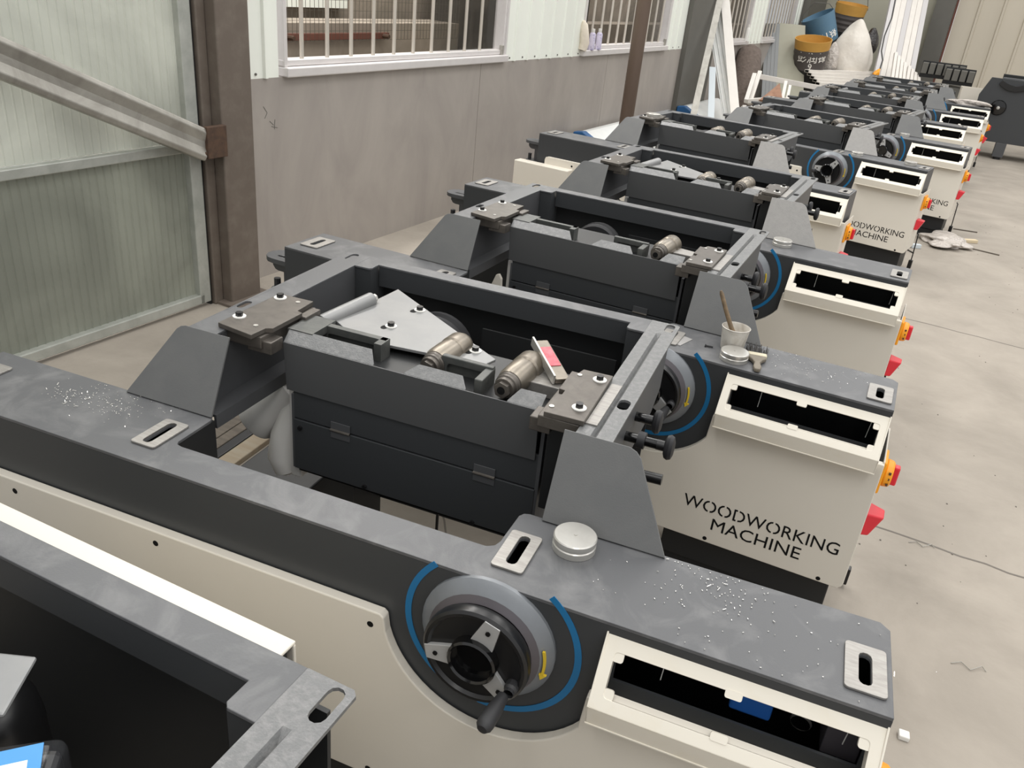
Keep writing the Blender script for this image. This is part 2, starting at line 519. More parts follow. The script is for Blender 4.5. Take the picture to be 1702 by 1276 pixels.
window('window_4', 11.95, 13.9, [12.05 + .185 * i for i in range(10)], (12, 13.8))

# what is seen out of the windows
ow = wbox(MB(), -2.45, -2.15, 2.2, 17, -.12, 1.10).build('wall_outside', 'outwall', None, 0)
tag(ow, kind='structure')
wbox(MB(), -2.9, -2.6, 2.2, 17, -.12, 6).build('wall_face', 'outwall', ow, 0)
dk = wbox(MB(), -2.4, -1.9, 5.35, 7.3, -.12, 3.2).build('wall_outbuilding', 'outdark', None, 0)
tag(dk, kind='structure')
wn = wbox(MB(), -2.6, -2.52, 3.25, 4.42, 1.16, 1.24).build('window_5', 'clad', None, 0)
tag(wn, kind='structure')
for s in (3.28, 3.85, 4.40):
    wbox(MB(), -2.6, -2.53, s - .03, s + .03, 1.24, 2.4).build('window_stile', 'clad', wn, 0)
wbox(MB(), -2.595, -2.58, 3.28, 4.4, 1.24, 2.4).build('window_pane', 'glass', wn, 0)
wm = MB()
for i in range(60):
    s = 2.9 + i * .04
    wm.cyl(W(-2.10, s, 1.0), W(-2.10, s, 1.75), .0016, n=4)
for i in range(12):
    z = 1.0 + i * .06
    wm.cyl(W(-2.10, 2.9, z), W(-2.10, 5.28, z), .0016, n=4)
tag(wm.build('wire_mesh', 'mesh'), 'fine wire mesh hung outside the first barred window', 'wire mesh', kind='stuff')
rb = wbox(MB(), -2.13, -2.10, 3.22, 4.36, 1.005, 1.045).build('steel_strap', 'redbar', None, 0, .003)
tag(rb, 'rusty red flat steel strap bolted to concrete outside the window', 'steel bar')
for s in (3.34, 4.29):
    MB().cyl(W(-2.10, s, 1.025), W(-2.05, s, 1.025), .014, n=8).build('bolt', 'rust', rb)

# big sliding gate with fibreglass panels
GP = -1.19
door = wbox(MB(), GP - .02, GP + .02, 1.725, 1.785, .02, 3.0).build('door_1', 'galv_light', None, 0, .004)
tag(door, kind='structure')
wbox(MB(), GP - .02, GP + .02, -1.4, 1.75, .02, .062).build('door_rail', 'galv_light', door, 0, .004)
wbox(MB(), GP - .02, GP + .02, -1.4, 1.75, .70, .738).build('door_rail', 'galv_light', door, 0, .004)
wbox(MB(), GP - .02, GP + .02, -1.4, 1.75, 1.75, 1.80).build('door_rail', 'galv_light', door, 0, .004)
wbox(MB(), GP - .02, GP + .01, 1.787, 1.797, .0, 3.0).build('door_seal', 'paint_black', door, 0)

def fibre(z0, z1, m_='fibre'):
    b = MB()
    n = 0
    vs, fs = [], []
    s = -1.4
    while s < 1.75:
        for k, p in ((0, 0), (.34, 0), (.46, .003), (.54, .003), (.66, 0)):
            ss = s + k * .034
            vs += [W(GP - .012 + p, ss, z0), W(GP - .012 + p, ss, z1)]
        s += .034
    for i in range(len(vs) // 2 - 1):
        fs.append((2 * i, 2 * i + 2, 2 * i + 3, 2 * i + 1))
    b.add(vs, fs).build('door_panel', m_, door, 0.5)
fibre(.062, .70)
fibre(.74, 1.75, 'fibre_pale')
fibre(1.80, 2.9, 'fibre_pale')

col = MB()
wbox(col, WP - .02, -1.105, 1.85, 2.03, 0, 3.2)
wbox(col, WP - .02, -1.16, 1.80, 1.85, 0, 3.2)
co = col.build('steel_column', 'rust_brown', None, 0, .006)
tag(co, 'brown painted steel column beside the fibreglass gate', 'column')
MB().obox(W(-1.10, 1.94, .006), WN * .12, WU * .13, Vector((0, 0, .006))).build('base_plate', 'rust_brown', co, 0)
# diagonal brace and its rusty cleat
e0, e1 = W(-1.135, .30, 1.40), W(-1.135, 1.76, .735)
dd = (e1 - e0).normalized()
uu = WN.cross(dd).normalized()
if uu.z < 0: uu = -uu
br = MB()
hw = .063
prof = [(-hw, .045), (-hw + .018, .052), (-.012, .040), (.012, .040), (hw - .018, .052), (hw, .045), (hw, -.005), (-hw, -.005)]
n = len(prof)
vs = [e + uu * a + WN * b_ for e in (e0 - dd * .9, e1) for a, b_ in prof]
br.add(vs, [(i, (i + 1) % n, n + (i + 1) % n, n + i) for i in range(n)] + [tuple(reversed(range(n))), tuple(range(n, 2 * n))])
bo = br.build('diagonal_brace', 'galv', None, 0, .004)
tag(bo, 'galvanised channel brace running diagonally across the fibreglass gate', 'brace')
cl = MB()
wbox(cl, -1.135, -1.085, 1.735, 1.845, .70, .715)
wbox(cl, -1.105, -1.080, 1.745, 1.852, .685, .815)
tag(cl.build('cleat', 'rust', None, 0, .003), 'rusty steel cleat joining diagonal brace to brown column', 'bracket')

pb = at(1036, 232, 6.62)
pole = MB().cyl((pb.x, pb.y, 0), (pb.x, pb.y, 3.4), .054, n=24).build('steel_pole', 'pole')
tag(pole, 'round brown steel pole standing before the second window', 'pole')
MB().cyl((pb.x, pb.y, 0), (pb.x, pb.y, .012), .11, n=20).build('base_plate', 'pole', pole)

c2 = MB()
wbox(c2, WP - .05, WP + .05, 8.43, 9.48, 0, 3.2)
tag(c2.build('wall_pier', 'colgrey', None, 0), kind='structure')
c3 = MB()
wbox(c3, WP - .05, WP + .10, 14.4, 15.9, 0, 3.4)
tag(c3.build('wall_pier', 'colgrey', None, 0), kind='structure')

# far wall
bw = wbox(MB(), -1.4, 0.55, 16.3, 16.4, 0, 4).build('wall_back', 'palewall', None, 0)
tag(bw, kind='structure')
dc = wbox(MB(), .56, .86, 16.05, 16.4, 0, 4).build('wall_back_column', 'colgrey', None, 0)
tag(dc, kind='structure')
tr = wbox(MB(), .865, .895, 16.2, 16.26, 0, 4).build('trim_1', 'redbar', None, 0)
tag(tr, kind='structure')
b = MB()
prof = []
s = .90
while s < 12:
    prof += [(s, 0), (s + .30, 0), (s + .315, -.03), (s + .345, -.03), (s + .36, 0)]
    s += .36
vs = []
for z in (0, 4):
    for q, dpt in prof:
        vs.append(W(q, 16.25 + dpt, z))
n = len(prof)
bw2 = b.add(vs, [(i, i + 1, n + i + 1, n + i) for i in range(n - 1)]).build('wall_back_cladding', 'backwall', None, 0.3)
tag(bw2, kind='structure')

# ------------------------------------------------------------ the machine base
MB.off = Vector((-1.8, 0, FL))              # part coordinates: x from the rail's left end, z from the rail top
H = .141
def XZ(u, v, w): return (u, w, v)           # a plate standing in the x-z plane
def YZ(u, v, w): return (w, u, v)

def make_machine():
    R = empty('planer_base')
    tag(R, cat='machine base', group='planer bases lined up in a row')
    # rail: folded box with a notched top
    notch = arc(1.178, .097, .02, 270, 360, 4) + arc(1.214, .174, .02, 180, 90, 4)[0:]
    out = [(0, 0), (1.8, 0), (1.8, .18), (1.786, .194)]
    out += [(1.214, .194), (1.204, .190), (1.199, .180), (1.197, .10), (1.193, .086), (1.180, .077)]
    out += [(.575, .077), (.563, .080), (.558, .088), (.556, .178), (.552, .188), (.545, .194), (0, .194)]
    holes = [slot(cx, cy, .018, h) for cx, cy, h in ((.055, .095, .07), (.513, .092, .078), (1.233, .088, .078), (1.763, .074, .066))]
    MB().plate(out, holes, -.006, 0).build('rail_top', 'rail_top', R, 0, .002)
    MB().plate([(0, -.5), (1.8, -.5), (1.8, -.006), (0, -.006)], [[(1.43, -.105), (1.78, -.105), (1.78, -.022), (1.43, -.022)]], 0, .005, XZ).build('rail_face', 'paint_plain', R, 0)
    MB().box(1.795, 1.8, .005, .19, -.5, -.006).build('rail_end', 'paint', R, 0)
    MB().box(0, .005, .005, .19, -.5, -.006).build('rail_end', 'paint', R, 0)
    b = MB()
    b.box(.005, .55, .185, .19, -.5, -.006).box(1.2, 1.795, .185, .19, -.5, -.006).box(.55, 1.2, .072, .077, -.30, -.006)
    b.box(.55, .556, .077, .19, -.5, -.006).box(1.197, 1.203, .077, .19, -.5, -.006)
    b.build('rail_back', 'paint_black', R, 0)
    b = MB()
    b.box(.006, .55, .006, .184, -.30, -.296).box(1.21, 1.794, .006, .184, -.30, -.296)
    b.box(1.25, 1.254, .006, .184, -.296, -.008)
    b.build('rail_light_block', 'void', R, 0)  # added black plates that keep light out of the hollow rail
    for (x0, x1, y0, y1), hh in zip(((.022, .088, .045, .145), (.487, .541, .044, .139), (1.205, 1.259, .035, .135), (1.735, 1.792, .027, .124)), holes):
        MB().plate(rrect(x0, x1, y0, y1, .006), [hh], .0005, .0045).build('slot_plate', 'steel', R, 0, .001)
    # left end flange with hinge ears
    MB().plate([(-.05, -.5), (-.005, -.5), (-.005, -.06), (-.075, -.06)] + arc(-.07, -.085, .025, 90, 270, 5)[1:] + [(-.05, -.11)], [], .05, .062, XZ).build('end_ear', 'paint', R, 0, .002)
    MB().plate([(-.01, .02), (-.01, .12), (-.07, .12)] + arc(-.07, .07, .05, 90, 270, 7) + [(-.07, .02)], [], -.075, -.06).build('end_ear', 'paint', R, 0.6, .002)
    b = MB().plate([(-.01, .03), (-.01, .11), (-.07, .11)] + arc(-.07, .07, .04, 90, 270, 7) + [(-.07, .03)], [], -.19, -.175).build('end_ear', 'paint', R, 0.6, .002)
    MB().cyl((-.085, .06, -.205), (-.085, .06, -.14), .011, n=10).build('bolt', 'rubber', b)
    # plinth
    MB().box(1.33, 1.79, .022, .20, -.62, -.5).build('plinth', 'paint_black', R, 0, .004)
    MB().box(1.32, 1.775, .03, .30, -.668, -.62).build('plinth', 'paint_black', R, 0, .004)
    MB().box(.06, 1.02, .03, .19, -.668, -.5).build('plinth', 'paint_black', R, 0, .004)
    MB().box(.235, .56, .64, .86, -.668, -.468).build('plinth', 'paint_black', R, 0, .004)
    MB().box(.40, .60, .42, .64, -.668, -.30).build('pedestal', 'paint_black', R, 0, .004)
    # brackets
    def BR(u, v, w): return (u, .188 + .475 * v - .881 * w, .881 * v + .475 * w)
    MB().plate([(1.239, 0), (1.453, 0), (1.380, .136), (1.375, .146), (1.365, .155), (1.352, .160), (1.237, .160)], [], 0, .005, BR).build('bracket', 'bracket', R, 0, .001)
    MB().plate([(.344, 0), (.553, 0), (.545, .160), (.440, .160), (.430, .157), (.422, .150)], [], 0, .005, BR).build('bracket', 'bracket', R, 0, .001)
    # cross beams
    b = MB()
    b.plate([(1.256, .262), (1.2815, .262), (1.2815, .79), (1.2925, .79), (1.2925, .262), (1.322, .262), (1.322, .856), (1.316, .862), (1.256, .862)],
            [slot(1.304, .407, .022, .042), slot(1.303, .832, .020, .05)], H - .005, H)
    b.add([(1.2815, .262, H), (1.287, .262, H - .008), (1.2925, .262, H), (1.2815, .79, H), (1.287, .775, H - .008), (1.2925, .79, H)], [(0, 1, 4, 3), (1, 2, 5, 4), (3, 4, 5)])
    rb_ = b.build('cross_beam', 'rough_paint', R, 0)
    MB().plate([(.205, .0), (.68, 0), (.75, .03), (.75, H - .005), (.280, H - .005)], [], 1.313, 1.318, YZ).build('beam_web', 'paint', rb_, 0)
    MB().box(1.262, 1.283, .30, .475, H + .0004, H + .003).build('machined_strip', 'steel', rb_, 0)
    b = MB()
    b.plate([(.444, .262), (.512, .262), (.512, .862), (.444, .862)], [slot(.458, .419, .016, .042), slot(.472, .832, .020, .05)], H - .005, H)
    lb = b.build('cross_beam', 'rail_top', R, 0, .001)
    MB().plate([(.205, 0), (.80, 0), (.80, H - .005), (.280, H - .005)], [], .506, .512, YZ).build('beam_web', 'paint', lb, 0)
    MB().box(.506, .552, .20, .80, -.006, 0).build('beam_flange', 'paint', lb, 0)
    MB().box(.546, .552, .20, .80, -.03, -.006).build('beam_flange', 'paint', lb, 0)
    # back frame
    MB().plate([(.512, .779), (.552, .779), (.558, .785), (.558, .817), (1.214, .817), (1.214, .785), (1.220, .779), (1.256, .779), (1.256, .862), (.512, .862)], [], H - .005, H).build('back_rail', 'rail_top', R, 0, .001)
    MB().box(.560, 1.212, .818, .823, .085, H - .005).build('back_rail_lip', 'paint_plain', R, 0)
    MB().box(.19, .44, .852, .858, -.42, -.14).build('back_panel', 'paint_black', R, 0)
    MB().box(.44, 1.288, .852, .858, -.585, .10).build('back_panel', 'paint_black', R, 0)
    b = MB().box(.513, .557, .782, .787, -.12, H - .005).box(.552, .557, .787, .85, -.12, H - .005)
    b.build('corner_post', 'paint_plain', R, 0)
    b = MB().box(1.216, 1.285, .782, .787, -.12, H - .005).box(1.216, 1.221, .787, .85, -.12, H - .005)
    b.build('corner_post', 'paint_plain', R, 0)
    b = MB().box(.52, 1.2, .860, .911, .106, .111).box(.52, 1.2, .906, .911, -.36, .106)
    b.build('rear_cover', 'cream', R, 0, .002)
    MB().box(.53, 1.192, .862, .903, -.36, .102).build('rear_cover_shade', 'paint_black', R, 0)  # dark filler standing in for the shade inside the open-ended cover
    # front cover with its round cut-out
    circ = arc(1.236, -.105, .187, 196, 328, 22)
    out = [(.065, -.515), (1.80, -.515)] + arc(1.80, -.497, .018, 270, 360, 3)[1:] + [(1.818, -.135), (1.40, -.135)]
    out += list(reversed(circ)) + [(1.052, -.128), (1.045, -.122), (.085, -.122), (.070, -.127), (.065, -.14)]
    cv = MB().plate(out, [], -.021, -.002, XZ).build('front_cover', 'cream', R, 0, .003)
    MB().box(1.814, 1.818, -.012, .19, -.50, -.13).build('side_panel', 'cream', cv, 0, .002)
    sc = MB()
    for x, z in ((.587, -.148), (1.028, -.150), (.25, -.148), (1.03, -.497), (1.453, -.503), (1.757, -.505), (.587, -.497)):
        sc.cyl((x, -.0215, z), (x, -.0195, z), .006, n=10)
    sc.build('screw_hole', 'letter', cv)
    # lettering is made once, below
    for ln in lettering():
        ln.parent = cv
    # blue stripes
    for a0, a1 in ((134, 262), (266, 412)):
        ring = arc(1.2305, -.104, .150, a0, a1, 30) + list(reversed(arc(1.2305, -.104, .139, a0, a1, 30)))
        MB().plate(ring, [], -.0012, -.0004, XZ).build('blue_stripe', 'blue', R, 0)
    # dial and hand wheel
    dl = MB().lathe([(.113, -.001), (.113, .006), (.108, .012), (.094, .022)], (1.227, 0, -.106), (0, -1, 0), 40).build('dial', 'dial', R, .5)
    MB().lathe([(.094, .022), (.083, .029), (.081, .022), (.0, .022)], (1.227, 0, -.106), (0, -1, 0), 40).build('dial_groove', 'dial_in', dl, .5)
    b = MB()
    ar = arc(1.227, -.106, .1035, 16, -10, 8) + list(reversed(arc(1.227, -.106, .0995, 16, -10, 8)))
    b.plate(ar, [], -.0225, -.0185, XZ)
    b.plate([(1.227 + .095, -.123), (1.227 + .107, -.123), (1.227 + .098, -.134)], [], -.0225, -.018, XZ)
    b.build('yellow_arrow', 'yellow', dl, 0)
    MB.off = Vector((0, 0, 0))
    w = MB().lathe([(.060, .030), (.080, .030), (.086, .034), (.088, .042), (.087, .052), (.083, .056), (.078, .056), (.074, .051), (.0, .049)], (0, 0, 0), (0, -1, 0), 40).build('handwheel', 'black', R, .5)
    w.location = Vector((1.226 - 1.8, 0, -.106 + FL))
    for k in (72, 192, 316):
        ca, sa = math.cos(math.radians(k)), math.sin(math.radians(k))
        def SP(u, v, w_, ca=ca, sa=sa): return (u * ca - v * sa, -w_, u * sa + v * ca)
        MB().plate([(.034, -.019), (.082, -.013), (.082, .013), (.034, .019)], [], .0505, .0575, SP).build('spoke', 'spoke', w, 0, .001)
        c = SP(.064, 0, .0577)
        MB().cyl(c, (c[0], c[1] - .002, c[2]), .004, n=8).build('spoke_screw', 'letter', w)
    MB().lathe([(.040, .045), (.040, .066), (.037, .069), (.034, .066), (.031, .054), (.0, .053)], (0, 0, 0), (0, -1, 0), 28).build('hub', 'gloss', w, .5)
    gx, gz = .066, -.026
    MB().lathe([(.0, .046), (.011, .046), (.011, .062), (.008, .066), (.008, .072)], (gx, 0, gz), (0, -1, 0), 12).build('grip_pin', 'rubber', w, .5)
    MB().lathe([(.004, .070), (.0085, .072), (.0125, .10), (.0135, .125), (.0125, .132), (.008, .138), (.0, .139)], (gx, 0, gz), (-.10, -1, -.10), 14).build('crank_grip', 'rubber', w, .5)
    MB.off = Vector((-1.8, 0, FL))
    # console frame
    def SL(u, v, w): return (u, .003 - .593 * v - .805 * w, -.016 - .805 * v + .593 * w)
    cf = MB().plate(rrect(1.409, 1.80, 0, .113, .006), [rrect(1.428, 1.781, .027, .094, .006)], -.004, 0, SL)
    cf.plate([(1.409, -.149), (1.80, -.149), (1.80, -.107), (1.409, -.107)], [], -.0640, -.060, lambda u, v, w: (u, w + .009 * (-.107 - v) / .042, v))
    cf.box(1.409, 1.80, -.057, -.0205, -.149, -.146)
    for x in (1.409, 1.797):
        cf.add([(x, .0, -.016), (x, -.064, -.107), (x, -.055, -.149), (x, 0, -.149), (x + .003, .0, -.016), (x + .003, -.064, -.107), (x + .003, -.055, -.149), (x + .003, 0, -.149)],
               [(0, 1, 2, 3), (7, 6, 5, 4), (0, 4, 5, 1), (1, 5, 6, 2), (2, 6, 7, 3), (3, 7, 4, 0)])
    cf = cf.build('console_frame', 'cream_edge', R, 0, .0025)
    inner = MB()
    for u0, u1, v0, v1 in ((1.424, 1.428, .027, .094), (1.781, 1.785, .027, .094), (1.428, 1.781, .094, .097)):
        inner.plate([(u0, v0), (u1, v0), (u1, v1), (u0, v1)], [], -.022, -.001, SL)
    inner.box(1.428, 1.781, -.052, -.034, -.1005, -.0965)
    inner.build('console_reveal', 'cream', cf, 0)
    for u, v0, v1 in ((1.60, .024, .036), (1.595, .085, .097)):
        MB().plate(rrect(u - .012, u + .012, v0, v1, .003), [], -.006, .001, SL).build('clip', 'cream_edge', cf, 0)
    for u, v in ((1.434, .033), (1.775, .033), (1.434, .088), (1.775, .088)):
        MB().plate(rrect(u - .008, u + .008, v - .008, v + .008, .004), [], -.008, -.001, SL).build('clip', 'cream_edge', cf, 0)
    wr = MB().tube([(1.50, .03, -.03), (1.497, .028, -.10)], .0009, 5).tube([(1.765, .03, -.03), (1.76, .028, -.10)], .0009, 5)
    wr.build('wire', 'white', cf)
    # switches on the right side
    sw = MB().box(1.818, 1.828, .035, .115, -.245, -.155).build('switch_plate', 'orange', R, 0, .004)
    MB().lathe([(.0, 0), (.034, 0), (.036, .004), (.034, .016), (.030, .020), (.0, .020)], (1.828, .075, -.2), (1, 0, 0), 24).build('switch_collar', 'orange', sw, .5)
    MB().box(1.846, 1.862, .064, .086, -.226, -.174).build('switch_handle', 'red', sw, 0, .004)
    b = MB()
    for z in (-.216, -.2, -.184):
        b.box(1.838, 1.8435, .0405, .044, z - .003, z + .003)
    b.build('switch_mark', 'rust', sw, 0)
    es = MB()
    es.add([(1.818, .02, -.365), (1.818, .09, -.365), (1.818, .09, -.30), (1.818, .02, -.30), (1.838, .028, -.365), (1.838, .082, -.365), (1.862, .078, -.305), (1.862, .034, -.305)],
           [(0, 1, 2, 3), (4, 7, 6, 5), (0, 4, 5, 1), (1, 5, 6, 2), (2, 6, 7, 3), (3, 7, 4, 0)])
    es.build('stop_paddle', 'red', R, 0, .004)
    pg = MB().tube([(1.80, .22, -.40), (1.826, .22, -.43), (1.828, .225, -.50), (1.832, .22, -.58), (1.832, .22, -.61)], .004, 6).build('power_cable', 'black', R)
    MB().box(1.820, 1.844, .208, .232, -.655, -.60).build('cable_plug', 'black', pg, 0, .003)
    # adapter plates with their bolts
    pr_ = MB().plate([(1.189, .285), (1.262, .287), (1.259, .493), (1.200, .490), (1.196, .470), (1.182, .470), (1.184, .385), (1.196, .383), (1.196, .365), (1.187, .363)], [], H + .001, H + .011).build('clamp_plate', 'raw', R, 0, .001)
    pl_ = MB().plate([(.494, .291), (.584, .276), (.587, .318), (.599, .325), (.600, .425), (.585, .430), (.582, .493), (.497, .490)], [], H + .001, H + .011).build('clamp_plate', 'raw', R, 0, .001)
    for pt, xy in ((pr_, ((1.241, .460), (1.240, .330))), (pl_, ((.514, .469), (.509, .338)))):
        for x, y in xy:
            bo_ = MB().lathe([(.0, 0), (.0135, 0), (.0135, .002), (.0, .002)], (x, y, H + .011), (0, 0, 1), 18).build('washer', 'white', pt, .5)
            MB().cyl((x, y, H + .013), (x, y, H + .021), .0075, n=6).build('bolt_head', 'black', pt, 0)
        for x, y in ((xy[0][0] + (.045 if pt is pl_ else -.04), xy[0][1]), (xy[1][0] + (.055 if pt is pl_ else -.045), xy[1][1] - .02)):
            MB().cyl((x, y, H + .011), (x, y, H + .0125), .005, n=10).build('dowel', 'alu', pt)
    b = MB().box(.503, .592, .295, .488, .115, H).box(.555, .612, .30, .34, .105, .132).box(.592, .612, .42, .475, .09, .146)
    b.build('clamp_block', 'raw', R, 0, .002)
    b = MB().box(1.178, 1.255, .288, .485, .118, H).box(1.160, 1.20, .30, .345, .10, .128)
    b.build('clamp_block', 'raw', R, 0, .002)
    MB().cyl((.86, .60, -.66), (.862, .60, -.19), .004, n=8).build('lift_rod', 'black', R)
    MB().box(1.188, 1.25, .33, .46, -.08, .118).build('hanger', 'paint_black', R, 0, .002)
    # planer cover and body
    def LB(u, v, w): return (u, .341 + .86 * v, .121 + .5 * v + w)
    ld = MB().plate([(.612, .010), (1.166, .010), (1.166, .121), (.612, .121)], [], -.003, 0, lambda u, v, w: (u, .341 + .008 * (.121 - v) / .111 - w - .003, v)).build('planer_lid', 'lid', R, 0, .001)
    for tb in ([(.612, .0), (.818, 0), (.818, .004), (.798, .036), (.606, .036)], [(.885, 0), (1.015, 0), (1.015, .004), (.998, .030), (.905, .030), (.885, .004)], [(1.100, 0), (1.166, 0), (1.166, .036), (1.115, .036), (1.100, .004)]):
        MB().plate(tb, [], -.003, 0, LB).build('lid_flange', 'rough_paint', ld, 0, .001)
    MB().box(.628, 1.160, .358, .56, -.055, .10).build('planer_body', 'paint_black', R, 0, .002)
    dr = MB().box(.625, 1.172, .349, .357, -.180, -.058).build('planer_door', 'paint_plain', R, 0, .001)
    MB().box(.625, 1.172, .351, .358, -.055, .02).build('planer_strip', 'paint_plain', R, 0, .001)
    MB().box(.620, .626, .351, .54, -.18, .0).build('planer_cheek', 'paint', R, 0)
    MB().box(1.171, 1.178, .351, .56, -.2, .08).build('planer_cheek', 'paint', R, 0)
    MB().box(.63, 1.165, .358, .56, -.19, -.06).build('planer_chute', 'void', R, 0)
    for x in (.74, 1.066):
        hg = MB().box(x - .023, x + .023, .3475, .350, -.075, -.037).build('hinge', 'paint', dr, 0, .0005)
        MB().cyl((x - .023, .347, -.056), (x + .023, .347, -.056), .003, n=8).build('hinge_pin', 'raw', dr)
    for x, z in ((.642, -.075), (1.150, -.155), (.80, -.172), (1.05, -.176)):
        MB().cyl((x, .3435, z), (x, .349, z), .005, n=8).build('door_bolt', 'black', dr)
    # castings above the cover
    c1 = MB().plate([(.640, .06), (.800, .06), (.800, .138), (.640, .138)], [rrect(.662, .785, .07, .122, .008)], .423, .438, XZ)
    c1.plate([(.655, .065), (.79, .065), (.79, .125), (.655, .125)], [], .433, .438, XZ)
    c1.box(.603, .662, .368, .455, .122, .139).box(.785, .802, .40, .438, .04, .138)
    c1.build('casting', 'rawcast', R, 0, .002)
    MB().cyl((.640, .405, .128), (.640, .421, .128), .006, n=8).build('grub_screw', 'alu', R)
    c2_ = MB().plate([(.925, .05), (1.036, .05), (1.036, .138), (.925, .138)], [rrect(.937, 1.022, .06, .122, .008)], .425, .438, XZ)
    c2_.plate([(.93, .055), (1.03, .055), (1.03, .125), (.93, .125)], [], .433, .438, XZ).box(1.02, 1.037, .37, .438, .04, .134)
    c2_.build('casting', 'rawcast', R, 0, .002)
    c3_ = MB().plate([(1.105, .43), (1.185, .43), (1.185, .48), (1.12, .49)], [], .10, .128)
    c3_.build('casting', 'steel', R, 0, .002)
    for x, y0, zz in ((1.079, .362, .128), (.905, .398, .112)):
        ch = MB().lathe([(.0, .035), (.026, .035), (.029, .045), (.030, .085), (.028, .10), (.031, .104), (.031, .135), (.024, .150), (.012, .16), (.0, .162)], (x, y0, zz), (.09, 1, .02), 24).build('cutter_head', 'brass', R, .5)
        MB().lathe([(.0, .010), (.020, .010), (.021, .014), (.021, .019), (.0235, .020), (.0235, .026), (.025, .028), (.025, .036)], (x, y0, zz), (.09, 1, .02), 24).build('collar', 'raw', ch, .5)
        MB().cyl((x, y0, zz), (x + .001, y0 + .012, zz), .0165, n=6).build('hex_nut', 'raw', ch, 0)
        MB().cyl((x, y0 - .001, zz), (x, y0 + .002, zz), .008, n=12).build('shaft_end', 'letter', ch)
    gb = MB().bar((1.088, .548, .160), (1.172, .448, .136), .030, .012).build('guard_arm', 'brass', R, 0, .003)
    MB().bar((1.106, .5265, .1615), (1.146, .479, .150), .022, .002).build('sticker', 'stickerred', gb, 0)
    b = MB().bar((1.088, .548, .160), (1.172, .448, .136), .004, .020)
    for v_ in b.v: v_ += Vector((-.014, -.011, 0.004))
    b.build('guard_rim', 'alu', gb, 0)
    st = MB().cyl((.616, .470, .118), (.644, .633, .126), .0165, n=20).build('gas_strut', 'plate_grey', R)
    MB().cyl((.644, .633, .126), (.6465, .646, .1265), .010, n=8).build('strut_end', 'alu', st)
    gp = MB().plate([(.652, .748), (1.010, .506), (1.000, .470), (.72, .44), (.632, .50)], [], .112, .118).build('gear_plate', 'plate_grey', R, 0, .001)
    for x, y in ((.759, .655), (.750, .536), (.958, .520)):
        MB().lathe([(.0, 0), (.013, 0), (.013, .002), (.0, .002)], (x, y, .118), (0, 0, 1), 16).build('washer', 'white', gp, .5)
        MB().cyl((x, y, .120), (x, y, .128), .008, n=6).build('bolt_head', 'black', gp, 0)
        MB().plate(slot(x - .010, y - .012, .014, .02), [], .1181, .1186).build('bolt_slot', 'letter', gp, 0)
    pu = MB().lathe([(.0, 0), (.082, 0), (.088, .006), (.088, .016), (.078, .022), (.078, .030), (.088, .036), (.088, .046), (.082, .052), (.0, .052)], (.765, .725, -.012), (0, 1, 0), 36).build('pulley', 'rubber', R, .5)
    MB().box(.86, 1.20, .80, .806, -.10, .045).build('belt_guard', 'paint_black', R, 0)
    # clamping rods with star knobs at the right cross beam
    for y, x1, z in ((.40, 1.404, .083), (.48, 1.364, .086)):
        rd = MB().cyl((1.16, y, z), (x1 - .012, y, z), .0095, n=14).build('clamp_rod', 'gloss', R)
        MB().cyl((x1 - .062, y, z), (x1 - .048, y, z), .016, n=18).build('knurled_nut', 'rubber', rd)
        MB().cyl((x1 - .046, y, z), (x1 - .026, y, z), .008, n=6).build('hex_nut', 'alu', rd)
        MB().cyl((x1 - .026, y, z), (x1 - .012, y, z), .010, n=12).build('knob_stem', 'black', rd)
        kn = MB().lathe([(.0, 0), (.016, 0), (.023, .003), (.026, .009), (.023, .015), (.014, .018), (.0, .019)], (x1 - .012, y, z), (1, 0, 0), 20)
        for v_ in kn.v:
            v_.y = (v_.y - y) * .6 + y
        kn.build('knob', 'rubber', rd, .5)
    ht = MB().cyl((1.165, .40, .004), (1.40, .40, .012), .0105, n=14).build('lever', 'black', R)
    for y, z in ((.40, -.045), (.42, -.075)):
        MB().cyl((1.150, y, z), (1.33, y, z), .006, n=10).build('guide_rod', 'alu', R)
    # grey dust outlet at the left of the planer body
    el = MB().lathe([(.050, 0), (.052, .004), (.046, .04), (.040, .075), (.040, .13), (.0, .13)], (.474, .418, -.142), (.62, .25, .72), 24).build('dust_outlet', 'hood', R, .8)
    MB().tube([(.585, .45, -.07), (.572, .43, -.10), (.562, .41, -.15), (.566, .395, -.195), (.576, .395, -.225), (.580, .395, -.235)], .04, 16, [.03, .034, .036, .038, .032, .012]).build('dust_bend', 'hood', el, .8)
    MB().box(.600, .626, .37, .54, -.22, .0).build('dust_flange', 'hood', R, 0, .003)
    return R

